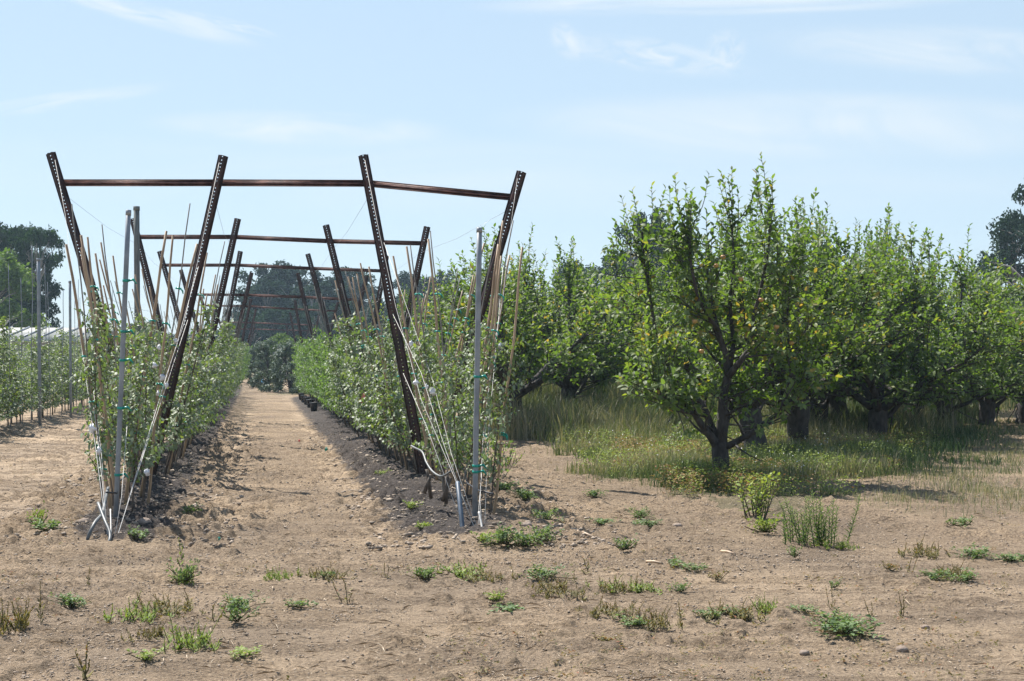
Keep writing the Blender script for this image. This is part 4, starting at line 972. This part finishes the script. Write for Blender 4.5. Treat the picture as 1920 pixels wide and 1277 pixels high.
W_ = [  # kind, px, py, scale, material, label
 (PAT[0], 1592, 1182, (1.25, 1.2), 'weed', 'dense bright green weed mat alone on the sand at lower right'),
 (PAT[1], 1565, 1172, (.8, 1.1), 'weed', 'left lobe of the dense weed mat at lower right'),
 (PAT[2], 940, 1028, (1.0, 1.9), 'weed', 'lush green weed clump right at the foot of the right anchor'),
 (PAT[3], 985, 1030, (1.0, 1.8), 'weed', 'lush green weed clump right of the one at the right anchor'),
 (PAT[0], 1025, 1022, (.8, 1.5), 'weed', 'rightmost lush clump of the band at the right anchor'),
 (PATS[0], 905, 1024, (1.1, 1.6), 'weed_yellow', 'small pale weed tucked under the white twine at the right anchor'),
 (PAT[1], 945, 932, (1.1, 1.6), 'weed', 'green weed clump behind the right grey pole, left of three'),
 (PAT[2], 985, 948, (1.0, 1.6), 'weed', 'green weed clump behind the right grey pole, middle of three'),
 (PAT[3], 1025, 985, (.9, 1.5), 'weed', 'green weed clump with a clod at its right edge, nearest of three'),
 (PAT[0], 1022, 1085, (.9, 1.1), 'weed', 'flat green weed mat between the seedy tufts at centre bottom'),
 (PATS[1], 960, 1142, (1.7, .9), 'weed', 'thin flat green weed line below the seedy tufts'),
 (PAT[1], 797, 1085, (.6, 1.3), 'weed', 'small green weed cushion left of the wide seedy tuft'),
 (SPK[0], 872, 1078, (1.2, 1.0), 'weed_yellow', 'wide yellowish seedy tuft in front of the right row'),
 (SPK[1], 915, 1085, (.8, 1.0), 'weed_dry', 'seedy tuft joined to the wide yellowish one'),
 (SPK[2], 1060, 1115, (.9, 1.0), 'weed_dry', 'sparse brown spikes just below the flat green mat'),
 (SPK[3], 1035, 1100, (.8, .9), 'weed_dry', 'low brown spikes left of the sparse ones'),
 (SPK[0], 1195, 1108, (1.0, 1.0), 'weed_yellow', 'olive seedy tuft, upper one of the centre-right group'),
 (SPK[1], 1160, 1108, (.7, 1.1), 'weed_dry', 'brown spikes at the left of the upper olive tuft'),
 (SPK[2], 1150, 1148, (1.0, 1.0), 'weed_dry', 'olive brown spikes, middle of the centre-right group'),
 (SPK[3], 1222, 1172, (.8, 1.2), 'weed_dry', 'pair of stout spikes lowest in the centre-right group'),
 (PATS[2], 1200, 1170, (1.2, 1.0), 'weed', 'small green weed beside the pair of stout spikes'),
 (SPK[0], 345, 1095, (.55, .9), 'weed_yellow', 'bushy dark weed with one tall stalk below the left anchor'),
 (PAT[3], 345, 1096, (.6, 1.7), 'weed', 'leafy cushion around the tall stalk below the left anchor'),
 (SPK[1], 262, 1160, (1.0, 1.2), 'weed_yellow', 'yellow green seedy tuft, left half of the lower-left pair'),
 (SPK[2], 325, 1150, (1.1, 1.2), 'weed_dry', 'brown seedy tuft, right half of the lower-left pair'),
 (SPK[3], 355, 1215, (.9, 1.3), 'weed_yellow', 'dark olive spike tuft with a tall spike at lower left'),
 (SPK[0], 290, 1195, (.6, .9), 'weed_dry', 'small ragged tuft left of the dark olive spike tuft'),
 (PAT[2], 132, 1142, (.75, 1.0), 'weed', 'flat green weed alone at the lower left'),
 (PAT[0], 455, 1142, (.7, 1.0), 'weed', 'flat green weed right of the brown seedy tuft'),
 (PATS[0], 445, 1170, (1.0, 2.0), 'weed', 'blue green weed with a low spike below the flat one'),
 (SPK1[0], 405, 1165, (1.4, 1.4), 'weed_dry', 'two brown spikes left of the flat green weed'),
 (PATS[1], 565, 1140, (1.0, 1.0), 'weed', 'pale small weed in the middle of the bare foreground left'),
 (PATS[2], 450, 1232, (1.0, 1.0), 'weed_yellow', 'pale olive weed near the bottom edge left of centre'),
 (PATS[0], 270, 1240, (.9, 1.0), 'weed_yellow', 'yellowish weed near the bottom edge at left'),
 (SPK[1], 525, 1088, (.6, 1.0), 'weed_yellow', 'small yellowish tuft with one spike in front of the track'),
 (SPK[2], 620, 1085, (.8, .9), 'weed_dry', 'thin line of brown spikes in front of the track'),
 (PATS[1], 616, 1086, (.7, 1.0), 'weed', 'tiny green weed amid the thin brown spikes'),
 (SPK1[1], 645, 1128, (1.6, 1.0), 'weed_dry', 'reddish brown spikes on the sand in front of the track'),
 (SPK[3], 15, 1185, (.9, 1.9), 'weed_dry', 'tall olive seedy weed at the left picture edge'),
 (SPK1[2], 165, 1277, (1.6, 1.9), 'weed_dry', 'leafy stalk rising from the bottom edge at left'),
 (PATS[2], 98, 1015, (1.6, 2.0), 'weed', 'bright leafy weed left of the left anchor'),
 (PATS[0], 72, 1005, (.8, 3.0), 'weed_yellow', 'small upright bright weed at the far left of the anchor'),
 (PATS[1], 255, 1028, (1.3, 1.7), 'weed', 'bright leafy weed right of the left anchor'),
 (PATS[2], 355, 975, (1.1, 2.2), 'weed', 'spindly weed on the clods right of the left row'),
 (SPK1[0], 338, 1060, (1.2, 2.0), 'weed_yellow', 'single tall green stalk above the bushy weed at left'),
 (PATS[0], 770, 965, (1.0, 1.6), 'weed_yellow', 'yellowish weed on the clods left of the prop sticks'),
 (PATS[1], 798, 1000, (1.0, 1.4), 'weed_yellow', 'pale weed left of the dark standpipe'),
 (PATS[2], 712, 898, (1.0, 1.4), 'weed_yellow', 'little yellow weed on the clod strip of the right row'),
 (PAT[1], 1130, 985, (.8, .8), 'weed', 'low weed line on the soil left of the leafy sucker'),
 (PAT[2], 1215, 990, (.9, .9), 'weed', 'low spreading weed between the weed line and the leafy sucker'),
 (PATS[0], 1168, 1035, (1.1, 1.8), 'weed', 'small grey green weed below the low weed line'),
 (PATS[1], 1262, 1062, (1.0, 1.2), 'weed', 'dark small weed beside a lying stick'),
 (PATS[2], 1305, 1070, (1.2, 1.1), 'weed', 'dark weed right of the one beside the lying stick'),
 (PAT[3], 1435, 1000, (.8, 2.0), 'weed_yellow', 'yellow green weed at the foot of the leafy sucker'),
 (SPK[0], 1575, 1025, (.7, 1.2), 'weed_yellow', 'olive weed at the right foot of the tall feathery weeds'),
 (PATS[0], 1490, 1045, (.6, 1.6), 'weed', 'tiny dark weed under the tall feathery weeds'),
 (SPK[1], 1735, 1040, (1.0, 1.3), 'weed_dry', 'olive spiky weed at right, left of a green mat'),
 (PAT[0], 1835, 1045, (.9, 1.0), 'weed', 'dark green weed mat near the right edge'),
 (PAT[1], 1905, 1052, (.9, .8), 'weed', 'thin green weed mat touching the right picture edge'),
 (PAT[2], 1752, 1085, (.7, .8), 'weed', 'flat green weed mat, left of two under brown spikes'),
 (PAT[3], 1805, 1088, (.7, .9), 'weed', 'flat green weed mat, right of two under brown spikes'),
 (SPK[2], 1778, 1076, (.7, .9), 'weed_dry', 'rusty brown spikes behind the two flat green mats'),
 (SPK1[1], 1708, 1070, (1.0, .9), 'weed_dry', 'single brown spike left of the flat green mats'),
 (PATS[1], 1672, 1070, (.7, 1.2), 'weed_dry', 'faint dry weed left of the single brown spike'),
 (PATS[2], 1340, 1092, (.7, 1.3), 'weed_dry', 'grey dry small bush on bare soil right of centre'),
 (SPK[3], 1370, 1155, (1.1, 1.0), 'weed_dry', 'row of upright spikes left of the dense weed mat'),
 (PATS[0], 1325, 1156, (1.0, 1.0), 'weed', 'green weed at the left foot of the upright spikes'),
 (PATS[1], 1382, 1152, (.9, 1.0), 'weed', 'green weed at the right foot of the upright spikes'),
 (SPK[0], 1435, 1145, (.6, 1.1), 'weed_yellow', 'yellow dried weed right of the upright spikes'),
 (PATS[2], 1508, 1142, (1.0, .8), 'weed', 'thin green weed above the dense weed mat'),
 (SPK1[2], 1690, 1150, (1.0, 1.5), 'weed_dry', 'lone tall brown spike right of the dense weed mat'),
 (SPK1[0], 1632, 1150, (.8, 1.1), 'weed_dry', 'lone short spike standing behind the dense weed mat'),
 (SPK1[1], 1558, 1140, (.8, 1.1), 'weed_dry', 'lone spike standing behind the left lobe of the mat'),
 (PATS[0], 1275, 1112, (.8, 1.1), 'weed', 'small green weed right of the upper olive tuft'),
 (PATS[1], 1138, 1205, (.9, 1.0), 'weed_dry', 'dry olive weed on the crumbly soil at bottom centre'),
 (SPK1[2], 820, 1070, (.9, .9), 'weed_dry', 'brown spike between the cushion and the wide tuft'),
 (SPK1[0], 1098, 1072, (1.6, 1.1), 'weed_dry', 'pair of brown spikes above the centre-right group'),
 (SPK1[1], 723, 1085, (1.0, .8), 'weed_dry', 'tiny spike pair between track front and green cushion'),
 (PATS[0], 925, 1125, (.8, 1.2), 'weed_yellow', 'tiny yellow green weed above the thin flat line'),
 (SPK1[2], 165, 1100, (.7, 1.4), 'weed_dry', 'lone thin brown spike at the lower left'),
 (PATS[2], 1560, 1105, (.5, 1.0), 'weed', 'tiny dark weed in the open right of centre'),
 (PAT[0], 1200, 975, (.7, 1.2), 'weed', 'fine green weed where the soil meets the grass'),
 (PAT[1], 1115, 940, (.7, 1.2), 'weed', 'fine green weed on the soil by the grass corner'),
 (PATS[1], 1800, 990, (1.2, 1.8), 'weed', 'leafy weed at the front of the dry grass'),
]
for kd, px, py, sc, mt, lab in W_: weed(kd, px, py, sc, lab, mt, grp='weeds on the bare soil')

# seedlings and straw litter strewn over the bare soil
def litter():
    r = np.random.RandomState(31); n = 2600; Y = 5.6 * (26 / 5.6) ** r.rand(n); X = (r.rand(n) - .5) * .8 * Y
    k = (fbm(X * .8, Y * .8, 111) > .52) & ~((X > ROWL(Y)) & (X < ROWR(Y)) & (Y > 11)); X, Y = X[k], Y[k]; n = len(X); m = 7
    X = np.repeat(X, m) + r.randn(n * m) * .014; Y = np.repeat(Y, m) + r.randn(n * m) * .014; Lv = Leaves(); a = r.rand(n * m) * 6.28
    Lv.P = np.stack([X, Y, gh(X, Y) + .012 + .022 * r.rand(n * m)], 1); Lv.D = np.stack([np.cos(a), np.sin(a), r.rand(n * m)], 1); Lv.N = np.stack([r.randn(n * m) * .4, r.randn(n * m) * .4, np.ones(n * m)], 1)
    Lv.L = .012 + .016 * r.rand(n * m); Lv.W = Lv.L * .5; Lv.T = r.rand(n * m)
    tag(link('seedlings', Lv.mesh('seedlings', 1), M['weed_dry']), 'tiny olive seedlings dotted over the bare soil', 'seedlings', kind='stuff')
    n = 5200; Y = 5.6 * (28 / 5.6) ** r.rand(n); X = (r.rand(n) - .5) * .84 * Y; k = fbm(X * .6, Y * .6, 121) > .42; X, Y = X[k], Y[k]; n = len(X); a = r.rand(n) * 6.28
    Lv = Leaves(); Lv.P = np.stack([X, Y, gh(X, Y) + .022], 1); Lv.D = np.stack([np.cos(a), np.sin(a), r.randn(n) * .12], 1); Lv.N = np.stack([r.randn(n) * .2, r.randn(n) * .2, np.ones(n)], 1)
    Lv.L = .03 + .10 * r.rand(n) ** 2; Lv.W = .004 + .003 * r.rand(n); Lv.T = .72 + .28 * r.rand(n)
    tag(link('straw_litter', Lv.mesh('straw_litter', 1, .05), M['straw']), 'dry straw bits scattered on the soil', 'straw', kind='stuff')
litter()
# leafy sucker and feathery weeds
def sucker(seed, n, H, R, leaf, step, thin=False):
    r = random.Random(seed); T = Tubes(); Lv = Leaves()
    for k in range(n):
        x, y = r.gauss(0, R), r.gauss(0, R * .6); h = H * r.uniform(.4, 1)
        if not thin:
            shoot(T, Lv, (x * .4, y * .4, -.02), (x * 1.6 + r.gauss(0, .12), y * 1.4, 1), h, r, .05, leaf, step, .007, (.6, .2), 0, .12)
        else:
            p = grow((x, y, -.02), (x * .9 + r.gauss(0, .10), r.gauss(0, .12), 1), h, 6, .02, .06, r); T.tube(p, [.005, .005, .004, .004, .003, .002, .002], 4)
            m = int(h / .010); b = 0
            for j in range(m):
                t = .08 + .92 * (j + .5) / m; q, d = along(p, t); b += 2.4; L = leaf * (1.1 - .25 * t) * r.uniform(.7, 1.1)
                Lv.add(q, (math.cos(b), math.sin(b), .75 + t), (-math.cos(b), -math.sin(b), .7), L, L * .13, min(1, .35 + .6 * t + r.gauss(0, .12)))
    Lv.T = list(np.clip(Lv.T, 0, 1)); return T.mesh('sucker_stem'), Lv.mesh('sucker_leaves', 0 if not thin else 1)
def bush(px, py, meshes, name, lab, cat, mat, bmat='sap_bark'):
    p = G(px, py); p.z = gz(p.x, p.y); e = empty(name, p); link('stem', meshes[0], M[bmat], e); link('foliage', meshes[1], M[mat], e); tag(e, lab, cat)
bush(1418, 976, sucker(601, 22, .52, .12, .065, .028), 'leafy_sucker', 'leafy bright green apple sucker on the soil before the nearest tree', 'bush', 'weed_yellow')
bush(1532, 1018, sucker(602, 20, .52, .15, .06, .0, True), 'feathery_weed', 'tall feathery bright green weeds in a clump right of the leafy sucker', 'weed', 'weed', 'weed')
bush(1498, 1012, sucker(603, 7, .44, .07, .055, .0, True), 'feathery_weed', 'slimmer feathery weed clump at the left side of the tall one', 'weed', 'weed', 'weed')
bush(1268, 850, sucker(604, 12, .55, .14, .08, .035), 'broadleaf_weed', 'bright green broad-leaved weed in the grass left of the nearest trunk', 'weed', 'weed')
bush(905, 905, sucker(605, 14, .5, .25, .07, .035), 'broadleaf_weed', 'green leafy weeds right behind the right grey pole', 'weed', 'weed')
bush(935, 880, sucker(606, 16, .45, .3, .06, .035), 'broadleaf_weed', 'leafy weeds between the right trellis row and the grass edge', 'weed', 'weed_yellow')

# stones and sticks
for i, (px, py, s, lab) in enumerate(((272, 1000, .06, 'rounded clod stone right of the left anchor'), (158, 1000, .05, 'dark clod stone left of the left anchor'), (1692, 1212, .030, 'flat brown stone at lower right below the weed mat'), (1508, 1218, .024, 'pale stone at the bottom right of centre'), (757, 985, .03, 'pale stone on the clods left of the standpipe'), (1735, 1172, .022, 'small pale stone right of the dense weed mat'), (768, 988, .035, 'brown stone beside the pale one left of the standpipe'), (988, 1002, .045, 'pale clod in the weeds right of the right anchor'), (1270, 990, .04, 'brown clod by the low spreading weed'), (57, 963, .04, 'black clod at the left edge of the soil'))):
    r = np.random.RandomState(900 + i); n = 12; ph, th = np.meshgrid(np.linspace(.05, math.pi - .05, 8), np.linspace(0, 2 * math.pi, n, endpoint=False), indexing='ij')
    V = np.stack([np.sin(ph) * np.cos(th) * 1.2, np.sin(ph) * np.sin(th), np.cos(ph) * .7], -1) * s * (1 + .35 * (r.rand(8, n, 1) - .5))
    q = [[a * n + k, (a + 1) * n + k, (a + 1) * n + (k + 1) % n, a * n + (k + 1) % n] for a in range(7) for k in range(n)]
    p = G(px, py); p.z = gz(p.x, p.y) + s * .35; o = link('stone', mesh_np('stone', V.reshape(-1, 3), [np.array(q)], smooth=True), M['stone'], None, p); tag(o, lab, 'stone', 'stones on the soil')
for x0, y0, x1, y1, lab in ((1212, 1053, 1242, 1057, 'short pale stick lying on the soil right of centre'), (1080, 1000, 1112, 1010, 'dark curved twig on the soil beside the weed clumps'), (1352, 1032, 1378, 1038, 'thin dry straw on the soil below the leafy sucker')):
    a, b = G(x0, y0), G(x1, y1); a.z = gz(a.x, a.y) + .012; b.z = gz(b.x, b.y) + .012; wire([a, (a + b) / 2 + Vector((0, .01, .006)), b], .011, M['bamboo'], 'fallen_stick', lab, 'stick')

print('LEAVES sap',len(SAP[0][1].polygons)/6,'tree',len(VAR[0][1].polygons)/6,'t1',len(cm.polygons)/6)
# ------------------------------------------------------------------ haze
HAZE = 0.0004
if HAZE:
    T = Tubes(); T.box((0, 170, 12), (420, 0, 0), (0, 215, 0), (0, 0, 15)); o = link('haze', T.mesh('haze', False)); tag(o, 'thin pale summer haze', 'haze', kind='stuff')
    m = bpy.data.materials.new('haze'); m.use_nodes = True; nt = m.node_tree; nt.nodes.clear(); out = nt.nodes.new('ShaderNodeOutputMaterial')
    v = nt.nodes.new('ShaderNodeVolumePrincipled'); v.inputs['Color'].default_value = (.62, .82, 1, 1); v.inputs['Density'].default_value = HAZE; v.inputs['Anisotropy'].default_value = .2
    nt.links.new(v.outputs[0], out.inputs['Volume']); o.data.materials.append(m)

# ------------------------------------------------------------------ light, sky, camera
sc = bpy.context.scene
EL = math.radians(55); az = (-.64, .768)
v = Vector((az[0] * math.cos(EL), az[1] * math.cos(EL), math.sin(EL))).normalized()
sl = bpy.data.lights.new('sun', 'SUN'); sl.energy = 5.0; sl.angle = math.radians(.55); sl.color = (1, .955, .89)
so = bpy.data.objects.new('sun', sl); C.objects.link(so); so.rotation_mode = 'QUATERNION'; so.rotation_quaternion = v.to_track_quat('Z', 'Y')
w = bpy.data.worlds.new('World'); sc.world = w; w.use_nodes = True; nt = w.node_tree; nt.nodes.clear()
out = nt.nodes.new('ShaderNodeOutputWorld'); bg = nt.nodes.new('ShaderNodeBackground'); nt.links.new(bg.outputs[0], out.inputs[0]); bg.inputs[1].default_value = .088
sky = nt.nodes.new('ShaderNodeTexSky'); sky.sky_type = 'NISHITA'; sky.sun_disc = False; sky.sun_elevation = EL; sky.sun_rotation = math.atan2(az[0], az[1]); sky.air_density = 1.0; sky.dust_density = .2; sky.ozone_density = 2.5
tc = nt.nodes.new('ShaderNodeTexCoord'); sx = nt.nodes.new('ShaderNodeSeparateXYZ'); nt.links.new(tc.outputs['Generated'], sx.inputs[0])
yy = math_(nt, 'MAXIMUM', sx.outputs[1], .05)
U = math_(nt, 'DIVIDE', sx.outputs[0], yy); Vv = math_(nt, 'DIVIDE', sx.outputs[2], yy)
cb = nt.nodes.new('ShaderNodeCombineXYZ'); nt.links.new(U, cb.inputs[0]); nt.links.new(Vv, cb.inputs[1])
def cloud(px, py, hw, hh, ang, sca, amp, stretch, lo=.42, hi=.7, seed=0):
    """a streak of cirrus: soft ellipse times stretched noise"""
    mp = nt.nodes.new('ShaderNodeMapping'); mp.vector_type = 'TEXTURE'
    mp.inputs['Location'].default_value = ((px - CX) / F, (HY - py) / F, 0); mp.inputs['Rotation'].default_value = (0, 0, math.radians(ang)); mp.inputs['Scale'].default_value = (hw / F, hh / F, 1)
    nt.links.new(cb.outputs[0], mp.inputs['Vector'])
    ln = nt.nodes.new('ShaderNodeVectorMath'); ln.operation = 'LENGTH'; nt.links.new(mp.outputs[0], ln.inputs[0])
    m1 = ramp(nt, [(0, (1, 1, 1)), (.5, (.6, .6, .6)), (1, (0, 0, 0))], ln.outputs['Value']); m1.color_ramp.interpolation = 'EASE'
    m2 = nt.nodes.new('ShaderNodeMapping'); m2.inputs['Scale'].default_value = (stretch[0], stretch[1], 1); m2.inputs['Location'].default_value = (seed, seed * .7, 0); nt.links.new(mp.outputs[0], m2.inputs['Vector'])
    nz = noise(nt, sca, 7, m2.outputs[0], .55, .8)
    n1 = ramp(nt, [(lo, (0, 0, 0)), (hi, (1, 1, 1))], nz.outputs[0])
    return math_(nt, 'MULTIPLY', math_(nt, 'MULTIPLY', m1.outputs[0], n1.outputs[0]), amp)
CL = [cloud(1230, 105, 210, 38, -8, 2.2, .6, (1.6, .7), .38, .68, 1), cloud(1065, 78, 50, 34, -50, 1.5, .6, (1, 1), .3, .7, 2), cloud(1360, 95, 50, 45, 55, 1.8, .55, (1, 1), .35, .7, 3),
      cloud(270, 25, 260, 26, -16, 1.8, .8, (1, .6), .3, .7, 4), cloud(430, 45, 110, 12, -14, 1.8, .6, (1, .6), .3, .7, 5), cloud(110, 190, 260, 20, 8, 1.6, .6, (1, .6), .3, .7, 6),
      cloud(1800, 95, 420, 55, -3, 1.8, .8, (1, .5), .3, .75, 7), cloud(1560, 235, 700, 75, -1, 1.6, .9, (1.2, .4), .25, .75, 8), cloud(1350, 5, 520, 28, 1, 1.6, .8, (1, .5), .3, .7, 9), cloud(560, 240, 330, 38, -2, 1.6, .7, (1.2, .5), .25, .75, 10),
      cloud(900, 330, 1500, 90, -1, 1.6, .35, (1.5, .5), .3, .8, 11)]
tot = CL[0]
for c in CL[1:]: tot = math_(nt, 'ADD', tot, c)
tot = math_(nt, 'MINIMUM', tot, .9)
velf = ramp(nt, [(0, (.80, .80, .80)), (.22, (.76, .76, .76)), (.5, (.2, .2, .2))], sx.outputs[2]).outputs[0]
skc = mixc(nt, velf, mixc(nt, 1.0, sky.outputs[0], (1.0, .95, .93), 'MULTIPLY'), (3.3, 4.2, 4.95))
col = mixc(nt, math_(nt, 'MINIMUM', math_(nt, 'MULTIPLY', tot, 1.35), .95), skc, (4.95, 5.3, 5.5)); nt.links.new(col, bg.inputs[0])

cam = bpy.data.cameras.new('camera'); co = bpy.data.objects.new('camera', cam); C.objects.link(co); co.location = (0, 0, HC); co.rotation_euler = (math.pi / 2, 0, 0)
cam.sensor_width = 36; cam.lens = F * 36 / 1920; cam.shift_y = (HY - 638.5) / 1920; cam.clip_end = 20000; cam.clip_start = .1
sc.camera = co
sc.view_settings.view_transform = 'Standard'; sc.view_settings.look = 'None'; sc.view_settings.gamma = 1; sc.view_settings.exposure = 1.05
sc.render.engine = 'CYCLES'; cy = sc.cycles; cy.max_bounces = 8; cy.diffuse_bounces = 5; cy.transmission_bounces = 4; cy.volume_bounces = 0; cy.transparent_max_bounces = 4
cy.use_denoising = True; cy.volume_step_rate = 8
try: cy.denoiser = 'OPENIMAGEDENOISE'
except Exception: pass
